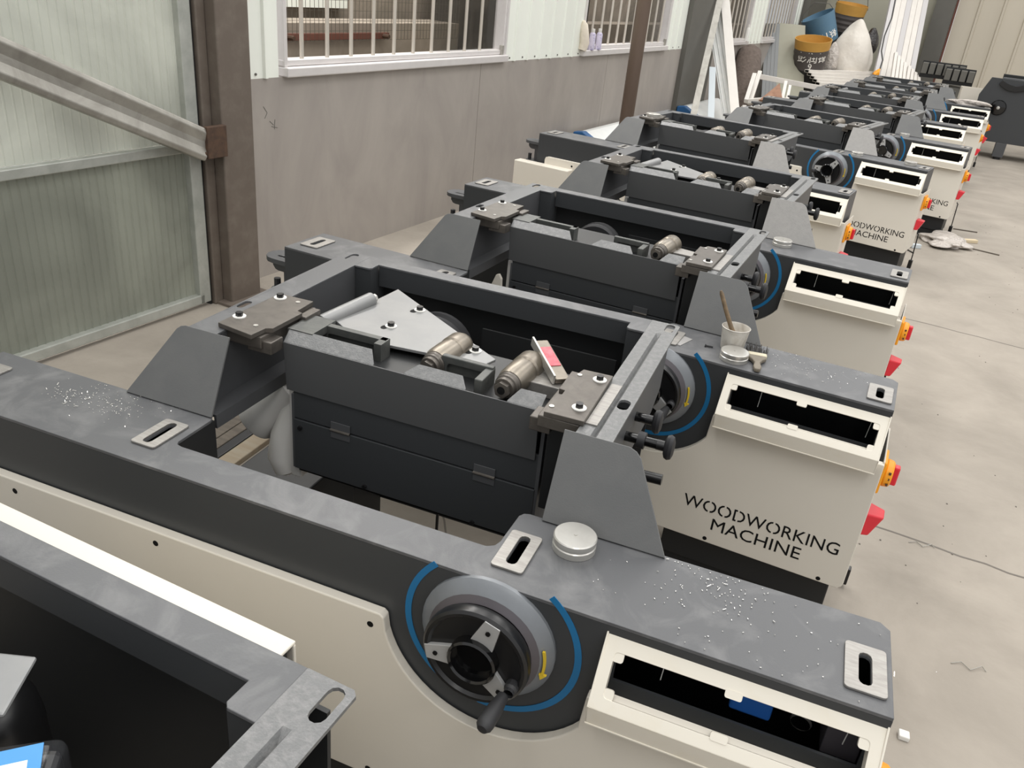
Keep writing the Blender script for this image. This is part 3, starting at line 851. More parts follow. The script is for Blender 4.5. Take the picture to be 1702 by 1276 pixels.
def lettering():
    outs = []
    for txt, x0, x1, zb, slope in (('WOODWORKING', 1.375, 1.783, -.4195, 0), ('MACHINE', 1.462, 1.698, -.470, 0)):
        cu = bpy.data.curves.new('lettering', 'FONT')
        cu.body = txt
        cu.size = 1.0
        cu.resolution_u = 3
        ob = bpy.data.objects.new('tmp', cu)
        COL.objects.link(ob)
        bpy.context.view_layer.update()
        dg = bpy.context.evaluated_depsgraph_get()
        me = bpy.data.meshes.new_from_object(ob.evaluated_get(dg))
        bpy.data.objects.remove(ob)
        bm = bmesh.new()
        bm.from_mesh(me)
        # the stencil gaps of the round letters
        left = set(bm.verts)
        isl = []
        while left:
            st = [left.pop()]
            comp = set(st)
            while st:
                v = st.pop()
                for e in v.link_edges:
                    w = e.other_vert(v)
                    if w in left:
                        left.discard(w)
                        comp.add(w)
                        st.append(w)
            isl.append(comp)
        isl.sort(key=lambda c: min(v.co.x for v in c))
        gaps = []
        for ch, c in zip(txt, isl):
            a, b_ = min(v.co.x for v in c), max(v.co.x for v in c)
            if ch == 'O':
                gaps.append((a + (b_ - a) * .42, a + (b_ - a) * .58))
            if ch == 'D':
                gaps.append((a + (b_ - a) * .28, a + (b_ - a) * .44))
        for g0, g1 in gaps:
            for g in (g0, g1):
                bmesh.ops.bisect_plane(bm, geom=bm.verts[:] + bm.edges[:] + bm.faces[:], plane_co=(g, 0, 0), plane_no=(1, 0, 0))
            bmesh.ops.delete(bm, geom=[f for f in bm.faces if g0 < f.calc_center_median().x < g1], context='FACES')
        xs = [v.co.x for v in bm.verts]
        ys = [v.co.y for v in bm.verts]
        sx = (x1 - x0) / (max(xs) - min(xs))
        sy = .0365 / (max(ys) - min(ys))
        for v in bm.verts:
            x, y = v.co.x, v.co.y
            v.co = Vector((x0 + (x - min(xs)) * sx, -.0217, zb + (y - min(ys)) * sy)) + MB.off
        r = bmesh.ops.extrude_face_region(bm, geom=bm.faces[:])
        for v in r['geom']:
            if isinstance(v, bmesh.types.BMVert):
                v.co.y += .001
        m2 = bpy.data.meshes.new('lettering')
        bm.to_mesh(m2)
        bm.free()
        m2.materials.append(M['letter'])
        o = bpy.data.objects.new('lettering', m2)
        COL.objects.link(o)
        outs.append(o)
    return outs

proto = make_machine()
MB.off = Vector((0, 0, 0))
POS = {0: (-.164, -1.277, -.071), 1: (0, 0, 0), 2: (.030, 1.000, -.084), 3: (.112, 2.128, -.110), 4: (-.104, 3.514, -.182), 5: (.335, 4.703, -.261),
       6: (.695, 6.008, -.235), 7: (.825, 7.470, -.137), 8: (1.106, 8.668, -.073), 9: (1.298, 9.792, -.089)}
LAB = {0: 'dark grey planer base in near corner, only back frame and cross beam seen',
       1: 'planer base with whole hand wheel and long cream cover across the foreground',
       2: 'dark grey planer base carrying the cloudy cup and paint brushes, lettered cabinet fully readable',
       3: 'third planer base back, one tin at its bracket, cabinet lettering hidden behind the next rail',
       4: 'fourth planer base back, set further left, its console half hidden by star knobs and bracket',
       5: 'fifth planer base back with blue-ringed hand wheel clear and two tins on its rail',
       6: 'sixth planer base back, cabinet showing only letter ends, one tin beside its bracket',
       7: 'seventh planer base back, set further left, short console seen beside a plain grey bracket',
       8: 'eighth planer base back, second farthest, thin blue stripe left of its white console',
       9: 'farthest planer base in the row with crumpled plastic lying on its rail'}
roots = {}
SKIP = {3: ('guard_arm',), 0: ('handwheel', 'console_frame', 'belt_guard', 'gas_strut', 'pulley', 'gear_plate'), 2: ('gas_strut', 'gear_plate', 'guard_arm', 'dust_outlet'), 5: ('guard_arm', 'gear_plate', 'gas_strut'), 6: ('guard_arm', 'gear_plate', 'gas_strut'), 4: ('guard_arm', 'gear_plate', 'gas_strut'),
        7: ('guard_arm', 'gear_plate',), 8: ('guard_arm', 'gear_plate', 'gas_strut'), 9: ('guard_arm', 'gear_plate', 'gas_strut')}
ROT = {2: 10, 3: 25, 5: -140, 6: -95, 7: 30, 8: 60, 9: 15, 4: 0}
for k in range(10):
    r = proto if k == 1 else copy_tree(proto, None, SKIP.get(k, ()))
    ox, oy, a = POS[k]
    r.location = (1.8 + ox, oy, 0)
    r.rotation_euler = (0, 0, a)
    r['label'] = LAB[k]
    roots[k] = r
    if k in (3, 4, 5):
        rb3 = [c for c in r.children if c.name.startswith('bracket')]
        rb3 = max(rb3, key=lambda c: sum(v.co.x for v in c.data.vertices) / len(c.data.vertices))
        rb3.material_slots[0].link = 'OBJECT'
        rb3.material_slots[0].material = M['bracket_lit']  # right bracket painted lighter in place of its reflection
    if k in ROT:
        for ch in r.children:
            if ch.name.startswith('handwheel'):
                ch.rotation_euler = (0, math.radians(-ROT[k]), 0)
            if k == 2 and ch.name.startswith('cutter_head') and abs(ch.data.vertices[0].co.x - (.905 - 1.8)) < .06:
                for g in list(ch.children):
                    bpy.data.objects.remove(g)
                bpy.data.objects.remove(ch)

def ml(k, x, y, z=0):
    """world point of a machine-frame point (x from the rail's left end, z from the rail top)"""
    ox, oy, a = POS[k]
    c, s = math.cos(a), math.sin(a)
    x -= 1.8
    return Vector((1.8 + ox + c * x - s * y, oy + s * x + c * y, z + FL))

# parts only some machines show
MB.off = Vector((-1.8, 0, FL))
fin = MB().plate([(.50, -.25), (.60, -.25), (.603, -.10), (.600, -.055), (.590, -.04), (.578, -.045)], [], .335, .345, XZ).build('dust_guard', 'cream', roots[2], 0, .003)
bx = MB().box(1.60, 1.66, .03, .09, -.11, -.07).build('contactor', 'blue_obj', roots[1], 0, .004)
bx = MB().box(1.735, 1.785, .03, .10, -.13, -.075).build('terminal_block', 'dial_in', roots[1], 0, .002)
MB().lathe([(.014, 0), (.016, .004)] * 6, (1.705, .06, -.12), (0, 0, 1), 14).build('coil_spring', 'alu', roots[1])
mot = MB().lathe([(.0, .072), (.025, .069), (.045, .058), (.058, .038), (.062, .01), (.062, -.15)], (.925, .705, 0), (0, 0, 1), 30).build('motor_cover', 'black', roots[0], .5)
wg = MB().plate([(-.106, -.085), (-.100, -.090), (.262, -.090), (.262, -.020), (-.106, -.020)], [], -.515, -.165).build('loose_cover', 'cream', roots[4], 0, .004)
ca = MB().obox((1.088, .638, .085), (.030, .026, 0), (-.026, .034, 0), (0, 0, .03)).build('motor_box', 'clearfilm', roots[0], 0, .014, 3)
MB().obox((1.088, .638, .075), (.026, .022, 0), (-.022, .029, 0), (0, 0, .03)).build('motor_core', 'black', roots[0], 0, .01, 3)
sk = MB().obox((1.085, .645, .1162), (.015, .016, 0), (-.016, .015, 0), (0, 0, .0006)).build('sticker', 'stickerblue', roots[0], 0)
MB().obox((1.087, .641, .1172), (.008, .0085, 0), (-.006, .0055, 0), (0, 0, .0005)).build('sticker_label', 'paper', sk, 0)
MB().obox((.955, .688, .118), (.052, .022, 0), (-.020, .034, 0), (0, 0, .003)).build('motor_bracket', 'plate_grey', roots[0], 0, .003)
MB.off = Vector((0, 0, 0))

# ------------------------------------------------------------ things on the machines
def tin(k, x, y, r, h, label, z=0.0):
    p = ml(k, x, y, z)
    o = MB().lathe([(.0, 0), (r, 0), (r, h * .42), (r * .955, h * .48), (r * .955, h * .62), (r, h * .66), (r, h * .93), (r * .95, h), (r * .3, h), (.0, h)], (0, 0, 0), (0, 0, 1), 36).build('round_tin', 'alu', None, .5)
    o.location = p + Vector((0, 0, .0006))
    tag(o, label, 'tin', 'shallow round tins on the rails')
    MB().cyl((0, 0, h), (0, 0, h + .0015), r * .08, n=10).build('lid_nub', 'alu', o)
    return o
tin(1, 1.310, .141, .036, .026, 'round silver tin beside the slot plate on the nearest rail')
tin(2, 1.408, .050, .036, .024, 'round silver tin beside the cloudy cup and flat brush')
tin(3, 1.335, .125, .036, .024, 'round silver tin at bracket foot on third rail back')
tin(5, 1.352, .07, .036, .022, 'round silver tin below the bracket on fifth rail, left of two')
tin(5, 1.675, .10, .036, .022, 'round silver tin above the white console, right of two on fifth rail')
tin(6, 1.322, .13, .036, .022, 'round silver tin on sixth rail back beside grey bracket')
d4 = tin(4, .535, .40, .042, .014, 'pale round disc lying on the left clamp plate of fourth machine', H + .011)

p = ml(2, 1.388, .118)
cup = MB().lathe([(.0, .001), (.029, .001), (.030, .004), (.036, .060), (.0375, .062), (.036, .063), (.034, .060), (.0285, .008), (.0, .007)], (0, 0, 0), (0, 0, 1), 28).build('plastic_cup', 'plastic_cup', None, .5)
cup.location = p
tag(cup, 'cloudy plastic cup of glue standing on the second rail', 'cup')
MB().lathe([(.0, .026), (.0305, .026)], (0, 0, 0), (0, 0, 1), 24).build('glue', 'tan', cup)
br1 = empty('glue_brush', p + Vector((.006, 0, .012)))
tag(br1, 'brown handled brush leaning in the cloudy cup', 'brush')
MB().tube([(.002, 0, .016), (-.02, .005, .045), (-.042, .010, .085), (-.062, .014, .125), (-.066, .015, .133)], .005, 10, [.0055, .006, .0058, .0055, .003]).build('handle', 'handle_brown', br1)
MB().tube([(.006, -.001, .002), (.002, 0, .018)], .006, 8).build('bristles', 'tan', br1)
p = ml(2, 1.470, .036)
br2 = empty('flat_brush', p, .12)
br2.scale = (1.15, 1.1, 1.1)
tag(br2, 'flat paint brush with pale ferrule lying beside the round tin', 'brush')
hd = MB().plate([(-.006, -.030), (.006, -.030), (.009, -.012), (.006, .010), (.012, .026), (.020, .038), (.020, .050), (-.020, .050), (-.020, .038), (-.012, .026), (-.006, .010), (-.009, -.012)], [], .001, .011).build('handle', 'handle_wood', br2, 0, .003)
MB().box(-.022, .022, .048, .066, .0005, .0125).build('ferrule', 'ferrule', br2, 0, .003)
bb = MB()
for i in range(90):
    x = random.uniform(-.022, .022)
    z = random.uniform(.002, .012)
    bb.tube([(x, .064, z), (x * 1.15 + random.uniform(-.003, .003), .098 + random.uniform(-.01, .008), max(.001, z + random.uniform(-.004, .010)))], .0009, 4)
tag(bb.build('bristles', 'bristle', br2), kind='stuff')
p = ml(2, 1.336, .086)
sc = MB().cyl((-.010, 0, .003), (.009, .002, .003), .0022, n=8).build('screw', 'black')
sc.location = p
tag(sc, 'small black screw lying left of the cloudy cup', 'screw')
MB().cyl((-.012, 0, .0032), (-.009, 0, .003), .0045, n=8).build('screw_head', 'black', sc)
p = ml(2, 1.262, .082)
tp = MB().plate([(-.014, -.032), (.012, -.036), (.018, .030), (-.010, .034)], [], .0005, .0015).build('tape_strip', 'tape', None, 0)
tp.location = p
tp.rotation_euler = (0, 0, -.25)
tag(tp, 'short strip of silver tape stuck on second rail near beam tip', 'tape')

def chips(name, k, boxes, n, label):
    b = MB()
    for i in range(n):
        x0, x1, y0, y1 = random.choice(boxes)
        c = ml(k, random.gauss((x0 + x1) / 2, (x1 - x0) / 3.2), min(.185, max(.01, random.gauss((y0 + y1) / 2, (y1 - y0) / 3.0))), 0)
        l = random.uniform(.0008, .0026) * (3 if random.random() < .07 else 1)
        a = random.uniform(0, 6.28)
        d = Vector((math.cos(a), math.sin(a), random.uniform(0, .4))) * l
        b.tube([c + Vector((0, 0, .0012)), c + d + Vector((0, 0, .0012))], .0007, 4)
    o = b.build(name, 'swarf', None, 0)
    tag(o, label, 'swarf', kind='stuff')
chips('metal_swarf', 1, [(1.46, 1.60, .12, .19), (1.40, 1.75, .02, .18), (.24, .42, .10, .18), (.30, .48, .08, .18), (.22, .30, .09, .14)], 330, 'bright metal shavings scattered over the nearest rail')
chips('metal_swarf', 2, [(1.50, 1.72, .05, .18)], 90, 'bright metal shavings scattered right of the flat brush on second rail')

# ------------------------------------------------------------ timber on the floor below the nearest rail
for x0, x1, m_, lab in ((-.168, -.124, 'wood_dark', 'weathered timber batten on the floor below rail, farthest left'), (-.120, -.080, 'wood_dark', 'weathered timber batten on floor, second from left under the rail'),
                        (-.076, -.040, 'rubber', 'blackened batten on the floor between grey and tan timber'), (-.036, .026, 'wood', 'tan timber plank on the floor nearest the grey dust outlet')):
    o = MB().box(x0, x1, .35, 1.75, 0, .02).build('timber_batten', m_, None, 0, .003)
    tag(o, lab, 'timber')

# ------------------------------------------------------------ along the wall
for nm, s0, lab in (('wrapped_bundle', 5.74, 'white foam wrapped bundle with blue end beside the brown pole'), ('wrapped_bundle', 8.45, 'white foam wrapped bundle on the floor by the dark pier')):
    o = MB().add([W(p_, s, z) for s in (s0, s0 + 1.35) for p_, z in ((-1.21, 0), (-.84, 0), (-.88, .18), (-.97, .30), (-1.13, .38), (-1.21, .37))],
                 [(i, (i + 1) % 6, 6 + (i + 1) % 6, 6 + i) for i in range(6)] + [(5, 4, 3, 2, 1, 0), (6, 7, 8, 9, 10, 11)]).build(nm, 'film', None, 0, .02, 3)
    tag(o, lab, 'bundle')
    MB().add([W(p_, s, z) for s in (s0 - .01, s0 + .07) for p_, z in ((-1.213, 0), (-.835, 0), (-.875, .184), (-.965, .306), (-1.127, .388), (-1.213, .377))],
             [(i, (i + 1) % 6, 6 + (i + 1) % 6, 6 + i) for i in range(6)] + [(5, 4, 3, 2, 1, 0), (6, 7, 8, 9, 10, 11)]).build('end_cap', 'bluecap', o, 0, .01)

def spray(s, label, body='lilac', p_=-1.245, h=.16):
    o = MB().lathe([(.0, 0), (.026, 0), (.026, h * .72), (.020, h * .80), (.014, h * .82)], (0, 0, 0), (0, 0, 1), 18).build('spray_can', body, None, .5)
    o.location = W(p_, s, 1.001)
    tag(o, label, 'spray can')
    MB().lathe([(.014, h * .82), (.015, h * .84), (.015, h), (.0, h)], (0, 0, 0), (0, 0, 1), 14).build('cap', 'white', o, .5)
spray(5.96, 'lilac spray can on second window sill, nearer the rag')
spray(6.10, 'lilac spray can on second window sill, nearer the pole')
spray(11.02, 'white spray bottle on the far window sill beyond the leaning strips', 'white', h=.2)
rag = MB().tube([W(-1.25, 5.79, 1.002), W(-1.24, 5.80, 1.06), W(-1.245, 5.785, 1.13), W(-1.25, 5.78, 1.19), W(-1.255, 5.77, 1.22)], .03, 12, [.034, .040, .036, .028, .010])
tag(rag.build('cloth_glove', 'cloth', None, .8), 'cream cloth glove standing on the second window sill', 'glove')

def strip_prof(name, m_, p0, p1, w, d, ribs, label, cat, group=None, up=None):
    """leaning ribbed strip from foot p0 to top p1"""
    p0, p1 = Vector(p0), Vector(p1)
    dr_ = (p1 - p0).normalized()
    side = up or RIGHT
    side = (side - dr_ * side.dot(dr_)).normalized()
    nn = dr_.cross(side).normalized()
    pts = [(-w / 2, 0)]
    for i in range(ribs):
        c = -w / 2 + w * (i + .5) / ribs
        q = w / ribs * .22
        pts += [(c - q * 1.3, 0), (c - q, d), (c + q, d), (c + q * 1.3, 0)]
    pts += [(w / 2, 0), (w / 2, -.008), (-w / 2, -.008)]
    k = len(pts)
    vs = [e + side * a + nn * b_ for e in (p0, p1) for a, b_ in pts]
    o = MB().add(vs, [(i, (i + 1) % k, k + (i + 1) % k, k + i) for i in range(k)] + [tuple(reversed(range(k))), tuple(range(k, 2 * k))]).build(name, m_, None, 0)
    tag(o, label, cat, group)
    return o

def foot(px, py, d):
    """floor point under the pixel ray at depth d"""
    q = at(px, py, d)
    return q
def lean(px0, py0, px1, py1, d0, d1, ext=.16):
    a, b_ = at(px0, py0, d0), at(px1, py1, d1)
    k = a.z / (b_.z - a.z)              # run the foot down to the floor
    a = a - (b_ - a) * k
    b_ = b_ + (b_ - a) * ext
    return a, b_
G1 = 'strips leaning on the pier'
a, b_ = lean(1214, 180, 1190, 30, 9.2, 9.4, .5)
strip_prof('ribbed_strip', 'film', a, b_, .20, -.02, 4, 'white ribbed sheet strip leaning at the dark pier, widest of the group', 'leaning strip', G1)
a, b_ = lean(1221, 180, 1206, 10, 9.05, 9.3, .5)
strip_prof('flat_strip', 'pvc', a, b_, .10, .003, 1, 'bright white flat strip leaning right of the ribbed strip', 'leaning strip', G1)
a, b_ = lean(1182, 180, 1185, 90, 9.0, 9.2)
strip_prof('filmed_strip', 'bluish', a, a + (b_ - a) * .74, .07, .003, 1, 'short pale blue filmed strip standing left of the ribbed strip', 'leaning strip', G1)
a, b_ = lean(1162, 150, 1192, 20, 8.85, 9.05, .4)
strip_prof('steel_angle', 'galv', a, b_, .07, .02, 1, 'grey steel angle leaning crosswise against the dark pier', 'leaning strip', G1)
for i in range(4):
    a, b_ = lean(1270 + i * 6, 130, 1277 + i * 6, 15, 12.0, 12.3)
    strip_prof('ribbed_sheet', 'panelblue', a, a + (b_ - a) * .74, .05, .03, 1, 'narrow slate panel edge leaning under far window, number %s from the left' % ('first', 'second', 'third', 'fourth')[i], 'leaning panel', 'panels stacked at the far window')
a, b_ = lean(1312, 135, 1316, 16, 12.15, 12.5)
strip_prof('plain_sheet', 'panelgrey', a, a + (b_ - a) * .74, .42, .004, 2, 'wide grey green panel leaning beside the slate panel edges', 'leaning panel', 'panels stacked at the far window')
ql = at(1228, 200, 10.4); qt = at(1246, 88, 10.7)
o = MB().tube([Vector((ql.x, ql.y, 0.02)), ql + (qt - ql) * .3, ql + (qt - ql) * .55, ql + (qt - ql) * .8, qt, qt + (qt - ql) * .08], .16, 16, [.13, .15, .165, .17, .15, .07])
rq = o.build('quilt_roll', 'quilt', None, .9)
tag(rq, 'grey brown quilted roll standing against the wall behind white strips', 'roll')

# white tube frames
def tubebar(name, p, q, w, label=None, parent=None, m_='pvc', cat='tube', group=None):
    o = MB().bar(p, q, w, w).build(name, m_, parent, 0, .003)
    if label: tag(o, label, cat, group)
    return o
fr = empty('tube_trestle', at(1300, 160, 10.4))
tag(fr, 'white square tube frame lying behind the wooden wedge', 'frame')
base = fr.location.copy()
def fbar(a, b_, w=.05):
    MB().bar(at(*a) - base, at(*b_) - base, w, w).build('frame_tube', 'pvc', fr, 0, .003)
fbar((1262, 127, 10.4), (1372, 148, 10.6), .06)
fbar((1263, 120, 10.4), (1246, 172, 10.1), .05)
fbar((1254, 124, 10.2), (1240, 168, 9.9), .05)
fbar((1306, 136, 10.4), (1300, 166, 10.2), .04)
fbar((1313, 143, 10.4), (1308, 166, 10.2), .035)
fbar((1240, 168, 9.95), (1290, 164, 10.2), .05)
fbar((1236, 176, 9.8), (1240, 230, 9.75), .05)
fbar((1290, 164, 10.2), (1312, 165, 10.2), .03)
fbar((1366, 148, 10.6), (1368, 240, 10.55), .05)
c = [at(1262, 166, 10.0), at(1296, 138, 10.05), at(1301, 168, 10.0)]
wd = MB().add(c + [q + FWD * .12 for q in c], [(0, 1, 2), (5, 4, 3), (0, 3, 4, 1), (1, 4, 5, 2), (2, 5, 3, 0)]).build('board_offcut', 'osb', None, 0)
tag(wd, 'brown triangular board offcut leaning on the white tube frame', 'board')

# drums
def barrel(name, c, tilt, r0, r1, h, bands, label, hook=False, text=None):
    e = empty(name, c)
    e.rotation_euler = tilt
    tag(e, label, 'barrel', 'barrels piled in the far corner')
    for f0, f1, m_ in bands:
        ra, rb2 = r0 + (r1 - r0) * f0, r0 + (r1 - r0) * f1
        pr2 = [(ra, h * f0)]
        if m_ == 'drum_dark':
            k = 7
            for i in range(k):
                f = f0 + (f1 - f0) * (i + .5) / k
                pr2 += [((r0 + (r1 - r0) * f) + (.006 if i % 2 else -.004), h * f)]
        pr2 += [(rb2, h * f1)]
        if f1 == 1:
            pr2 += [(rb2 - .012, h), (rb2 - .02, h * .75), (.0, h * .6)]
        if f0 == 0:
            pr2 = [(.0, 0)] + pr2
        MB().lathe(pr2, (0, 0, 0), (0, 0, 1), 28).build('barrel_wall', m_, e, .5)
    if hook:
        MB().tube([(-r1, 0, h * .9), (-r1 * .8, -.02, h * 1.2), (0, -.03, h * 1.42), (r1 * .8, -.02, h * 1.2), (r1, 0, h * .9)], .006, 6).build('handle', 'colgrey', e)
    if text:
        for body, size, ang, zz in text:
            cu = bpy.data.curves.new('marking', 'FONT')
            cu.body = body
            cu.size = size
            cu.align_x = 'CENTER'
            cu.extrude = .001
            ob = bpy.data.objects.new('marking', cu)
            COL.objects.link(ob)
            bpy.context.view_layer.update()
            me = bpy.data.meshes.new_from_object(ob.evaluated_get(bpy.context.evaluated_depsgraph_get()))
            bpy.data.objects.remove(ob)
            rr = r0 + (r1 - r0) * (zz / h) + .008
            for v in me.vertices:
                t = v.co.x / rr + math.radians(ang)
                rad = rr + v.co.z
                v.co = Vector((math.sin(t) * rad, -math.cos(t) * rad, zz + v.co.y))
            me.materials.clear()
            me.materials.append(M['chalk'])
            o2 = bpy.data.objects.new('marking', me)
            COL.objects.link(o2)
            o2.parent = e
    return e
q = at(1339, 134, 12.4)
barrel('chip_barrel', q, (.18, -.06, .12), .20, .265, .60, ((0, .32, 'drum_black'), (.32, .78, 'drum_dark'), (.78, 1, 'drum_yellow')), 'grey and yellow barrel with white handwriting, front of the pile', text=(('\u5f6d\u6da6\u950b', .155, 4, .325), ('9', .12, 0, .215)))
q = at(1372, 76, 12.9)
barrel('chip_barrel', q, (.12, -.50, .1), .20, .25, .48, ((0, .12, 'drum_black'), (.12, 1, 'drum_blue')), 'tilted blue barrel with white handwriting and wire handle', True, text=(('51\u950b', .15, 22, .12),))
q = at(1399, 62, 13.3)
barrel('chip_barrel', q, (.1, .08, 0), .19, .25, .50, ((0, .2, 'drum_black'), (.2, .70, 'drum_dark'), (.70, 1, 'drum_yellow')), 'grey and yellow barrel with wire handle behind the white bag', True)
cr = MB()
pl = at(1375, 140, 12.9)
o = MB().box(-.55, .55, -.35, .35, 0, pl.z - .02).build('storage_crate', 'colgrey', None, 0, .01)
o.location = (pl.x, pl.y + .2, 0)
tag(o, 'dark crate carrying the barrels in the far corner', 'crate')
o2 = MB().box(-.25, .25, -.22, .22, 0, .52).build('storage_crate', 'drum_black', None, 0, .01)
o2.location = (pl.x + .12, pl.y + .45, pl.z - .02)
tag(o2, 'black crate under the blue and the rear yellow barrel', 'crate')

def blob(name, c, sx, sy, sz, m_, label, cat, seed=1, amp=.14, sub=4, rot=0):
    bm = bmesh.new()
    bmesh.ops.create_icosphere(bm, subdivisions=sub, radius=1)
    rnd = random.Random(seed)
    ph = [(Vector((rnd.uniform(-1, 1), rnd.uniform(-1, 1), rnd.uniform(-1, 1))).normalized() * rnd.uniform(3, 8), rnd.uniform(0, 6)) for _ in range(14)]
    for v in bm.verts:
        k = sum(math.sin(v.co.dot(d) + o_) for d, o_ in ph) / len(ph) * 2.2
        v.co *= 1 + amp * k
        t = max(-1.0, min(1.0, v.co.z)) if cat == 'sack' else 0.0
        w = 1 - .30 * t - .12 * t * t
        v.co = Vector((v.co.x * sx * w, v.co.y * sy * w, v.co.z * sz))
    me = bpy.data.meshes.new(name)
    bm.to_mesh(me)
    bm.free()
    me.materials.append(M[m_])
    me.polygons.foreach_set('use_smooth', [True] * len(me.polygons))
    o = bpy.data.objects.new(name, me)
    o.location = c
    o.rotation_euler = (0, 0, rot)
    COL.objects.link(o)
    if label: tag(o, label, cat)
    return o
q = at(1414, 92, 12.7)
blob('sack', q, .31, .26, .50, 'bagwhite', 'tall white plastic sack tied up behind the stacked tubes', 'sack', 3, .13)
q = at(1447, 70, 12.75)
blob('sack', q, .11, .12, .22, 'bagblack', 'black glinting plastic bag beside the tall white sack', 'sack', 4)
q = at(1382, 98, 12.55)
blob('sack', q, .10, .10, .26, 'bagclear', 'crumpled clear bag between lettered barrel and white sack', 'sack', 5)
# stacked white tubes lying down
for i in range(5):
    for j in range(2):
        y0 = 118 + i * 5.2
        p0, p1 = at(1341 + i * 4.5, y0, 12.05 + j * .11 - i * .0), at(1474 + i * 4, y0 + 4 + i, 12.9 + j * .11)
        o = MB().bar(p0, p1, .09, .042).build('square_tube', 'pvc', None, 0, .003)
        tag(o, 'white square tube lying in the stack, layer %s from the top, %s row' % (('first', 'second', 'third', 'fourth', 'fifth')[i], ('front', 'rear')[j]), 'tube', 'white tubes stacked lying down')
        dd_ = (p0 - p1).normalized()
        MB().bar(p0 + dd_ * .001, p0 + dd_ * .003, .065, .028).build('tube_mouth', 'letter', o, 0)
sp = at(1400, 158, 12.4)
o = MB().box(-.75, .75, -.25, .25, 0, sp.z).build('low_trestle', 'colgrey', None, 0, .01)
o.location = (sp.x + .05, sp.y + .05, 0)
o.rotation_euler = (0, 0, .55)
tag(o, 'low dark trestle under the stacked white tubes', 'trestle')
# leaning white tubes
names_ = ('first', 'second', 'third', 'fourth', 'fifth', 'sixth', 'seventh', 'eighth', 'ninth')
for i in range(7):
    a, b_ = lean(1458 + i * 9.5, 118, 1484 + i * 9.0, 0, 12.6 + .05 * i, 13.1 + .03 * i)
    o = MB().bar(a, b_, .085, .06, FWD).build('square_tube', 'pvc' if i % 3 else 'pvc_grey', None, 0, .003)
    tag(o, 'long white tube leaning at the back column, %s from the left' % names_[i], 'tube', 'long tubes leaning at back column')
for i in range(8):
    tpx, tpy = 1489 + i * 5.0, 88 + i * 5.6
    a = at(1483 + i * 6.2, 128 + i * .8, 12.2)
    b_ = at(tpx + 4 * (i > 3) * .6, tpy, 12.3)
    k = a.z / (b_.z - a.z)
    a = a - (b_ - a) * k
    o = MB().bar(a, b_, .045, .045, FWD).build('square_tube', 'pvc', None, 0, .002)
    tag(o, 'short white tube standing before the long ones, %s from the left' % names_[i], 'tube', 'short tubes standing by back column')
q0 = [at(1488, 0, 12.4), at(1482, 30, 12.3), at(1470, 60, 12.2), at(1465, 85, 12.1), at(1467, 100, 12.05), at(1462, 116, 12.0)]
cb_ = MB().tube([at(1494, -60, 12.5)] + q0, .010, 6).build('power_cable', 'black')
tag(cb_, 'black cable hanging before white tubes with yellow plug', 'cable')
MB().tube([at(1462, 115, 12.0), at(1457, 122, 11.95), at(1452, 125, 11.95)], .03, 8, [.012, .045, .03]).build('plug', 'orange', cb_)

# black racks
def rack(c, n, pitch, ang, label):
    e = empty('finned_rack', c)
    e.rotation_euler = (0, 0, ang)
    tag(e, label, 'rack', 'black finned racks at the back wall')
    for i in range(n):
        MB().box(-.04, .04, -.10, .10, 0, .15).build('fin', 'colgrey', e, 0, .006)
        e.children[-1].location = ((i - (n - 1) / 2) * pitch, 0, .05)
    MB().box(-n * pitch / 2, n * pitch / 2, -.08, .11, 0, .05).build('rack_bed', 'black', e, 0)
    MB().box(-n * pitch / 2, n * pitch / 2, .08, .12, .05, .22).build('rack_back', 'paint_black', e, 0)
    return e
q = at(1563, 131, 12.2)
rack(q, 6, .10, -.10, 'black finned rack at back wall, left of two')
q = at(1590, 141, 11.9)
rack(q, 4, .10, -.12, 'smaller black finned rack at back wall, right of two')
o = MB().box(-.75, .75, -.3, .3, 0, at(1575, 141, 12.1).z - .01).build('storage_crate', 'colgrey', None, 0, .01)
t_ = at(1575, 150, 12.1)
o.location = (t_.x, t_.y + .1, 0)
tag(o, 'grey crate carrying the black finned racks', 'crate')

# the other machine at the far right
fm = empty('machine_cabinet', (3.42, 11.05, 0), -.10)
tag(fm, 'big dark grey machine cabinet on legs at the far right', 'machine cabinet')
MB().plate([(-.30, .20), (1.3, .20), (1.3, .92), (-.24, .93), (-.32, .72)], [], 0, .03, XZ).build('front_panel', 'paint_plain', fm, 0, .004)
MB().box(-.12, 1.3, .03, .06, .915, .945).build('top_rim', 'rail_top', fm, 0, .004)
MB().box(-.10, 1.3, .50, .60, .74, .96).build('rear_trough', 'paint_black', fm, 0, .004)
MB().box(-.28, 1.3, .03, .60, .22, .74).build('cabinet_box', 'paint_black', fm, 0)
for x in (.10, 1.2):
    lg = MB().box(x - .06, x + .06, .0, .12, .03, .20).build('leg', 'paint', fm, 0, .004)
    MB().cyl((x, .06, 0), (x, .06, .03), .04, n=12).build('foot', 'rubber', lg)
kn = MB().lathe([(.0, -.002), (.085, -.002), (.09, .01), (.08, .025), (.05, .03), (.0, .03)], (-.07, 0, .60), (0, -1, 0), 28).build('round_knob', 'gloss', fm, .5)
MB().lathe([(.0, .03), (.02, .03), (.018, .05), (.0, .052)], (-.07, 0, .60), (0, -1, 0), 14).build('knob_centre', 'alu', kn, .5)
ar = arc(.03, 1.06, .26, 228, 318, 16) + list(reversed(arc(.03, 1.10, .235, 232, 314, 16)))
MB().plate(ar, [], -.03, .0, XZ).build('curved_handle', 'gloss', fm, 0, .006)
ob_ = empty('open_box', at(1612, 164, 10.9))
tag(ob_, 'small cream open box behind the farthest rail', 'box')
MB().box(-.14, .14, -.10, -.09, -.02, .14).build('box_side', 'cream', ob_, 0)
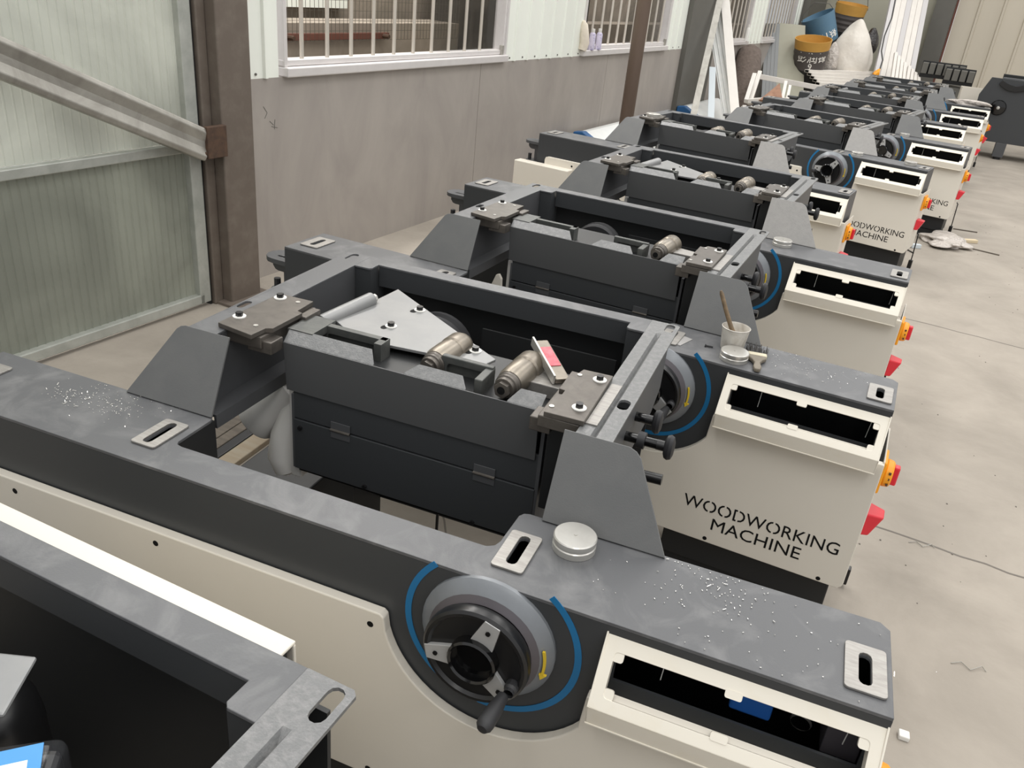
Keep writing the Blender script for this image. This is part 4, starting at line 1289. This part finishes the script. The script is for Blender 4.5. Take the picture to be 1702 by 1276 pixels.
MB().box(-.14, .14, .09, .10, -.02, .14).build('box_side', 'cream', ob_, 0)
MB().box(-.14, -.13, -.09, .09, -.02, .14).build('box_side', 'cream', ob_, 0)
MB().box(.13, .14, -.09, .09, -.02, .14).build('box_side', 'cream', ob_, 0)
MB().box(-.13, .13, -.09, .09, -.02, -.01).build('box_bottom', 'wood_dark', ob_, 0)
st_ = MB().box(-.2, .2, -.15, .15, 0, ob_.location.z - .02).build('storage_crate', 'colgrey', None, 0)
st_.location = (ob_.location.x, ob_.location.y, 0)
tag(st_, 'low grey crate under the cream open box', 'crate')
q = ml(9, 1.60, .13, .025)
blob('plastic_wrap', q, .19, .06, .035, 'bagclear', 'crumpled plastic wrap lying on the farthest rail', 'plastic wrap', 8, .35)

# floor litter
blob('plastic_sheet', (2.52, 5.86, .03), .15, .20, .035, 'bagclear', 'crumpled plastic sheet on the aisle floor beside fifth machine', 'plastic sheet', 11, .4)
o = MB().box(-.07, .07, -.02, .02, 0, .025).build('wood_scrap', 'tan', None, 0, .004)
o.location = (2.70, 6.05, 0)
o.rotation_euler = (0, 0, .5)
tag(o, 'pale wood scrap on the floor right of the plastic sheet', 'wood scrap')
for x, y, a, lab in ((2.72, 6.45, .1, 'thin dark stick on floor behind the pale wood scrap'), (2.80, 5.82, -.3, 'thin dark stick on floor in front of the pale wood scrap')):
    o = MB().bar((-.09, 0, .004), (.09, 0, .004), .008, .008).build('stick', 'wood_dark', None, 0)
    o.location = (x, y, 0)
    o.rotation_euler = (0, 0, a)
    tag(o, lab, 'stick')
o = MB().box(-.012, .012, -.012, .012, 0, .014).build('plastic_nub', 'white', None, 0, .003)
o.location = (2.03, .70, 0)
tag(o, 'small white plastic nub on the aisle floor near the orange switch', 'scrap')
for x, y, sc_, lab in ((2.16, 1.02, .05, 'thin curled wire on the floor right of the nearest rail end'), (2.08, 1.55, .045, 'short bent bright wire on the floor beside the lettered cabinet')):
    o = MB().tube([(0, 0, .002), (sc_ * .5, sc_ * .3, .004), (sc_ * .9, -.1 * sc_, .003), (sc_ * 1.5, sc_ * .4, .006), (sc_ * 1.7, sc_ * .2, .002)], .0012, 5).build('wire_scrap', 'galv')
    o.location = (x, y, 0)
    tag(o, lab, 'wire')
dbs = MB()
for i in range(130):
    x, y = random.uniform(1.9, 3.4), random.uniform(-.2, 7)
    r_ = random.uniform(.0008, .0024)
    dbs.box(x - r_, x + r_, y - r_, y + r_, .0002, .0002 + r_)
tag(dbs.build('floor_dust', 'crack', None, 0), 'small crumbs of dirt scattered over the aisle floor', 'dirt', kind='stuff')

o = MB().box(-.035, .035, -.015, .015, 0, .03).build('cable_connector', 'bluish', None, 0, .004)
o.location = (2.30, 5.56, 0)
o.rotation_euler = (0, 0, .4)
tag(o, 'pale blue cable connector on floor at the fifth cabinet corner', 'connector')
MB().tube([(-.03, 0, .012), (-.07, -.02, .008), (-.10, -.09, .006), (-.09, -.16, .005)], .004, 6).build('lead', 'black', o)
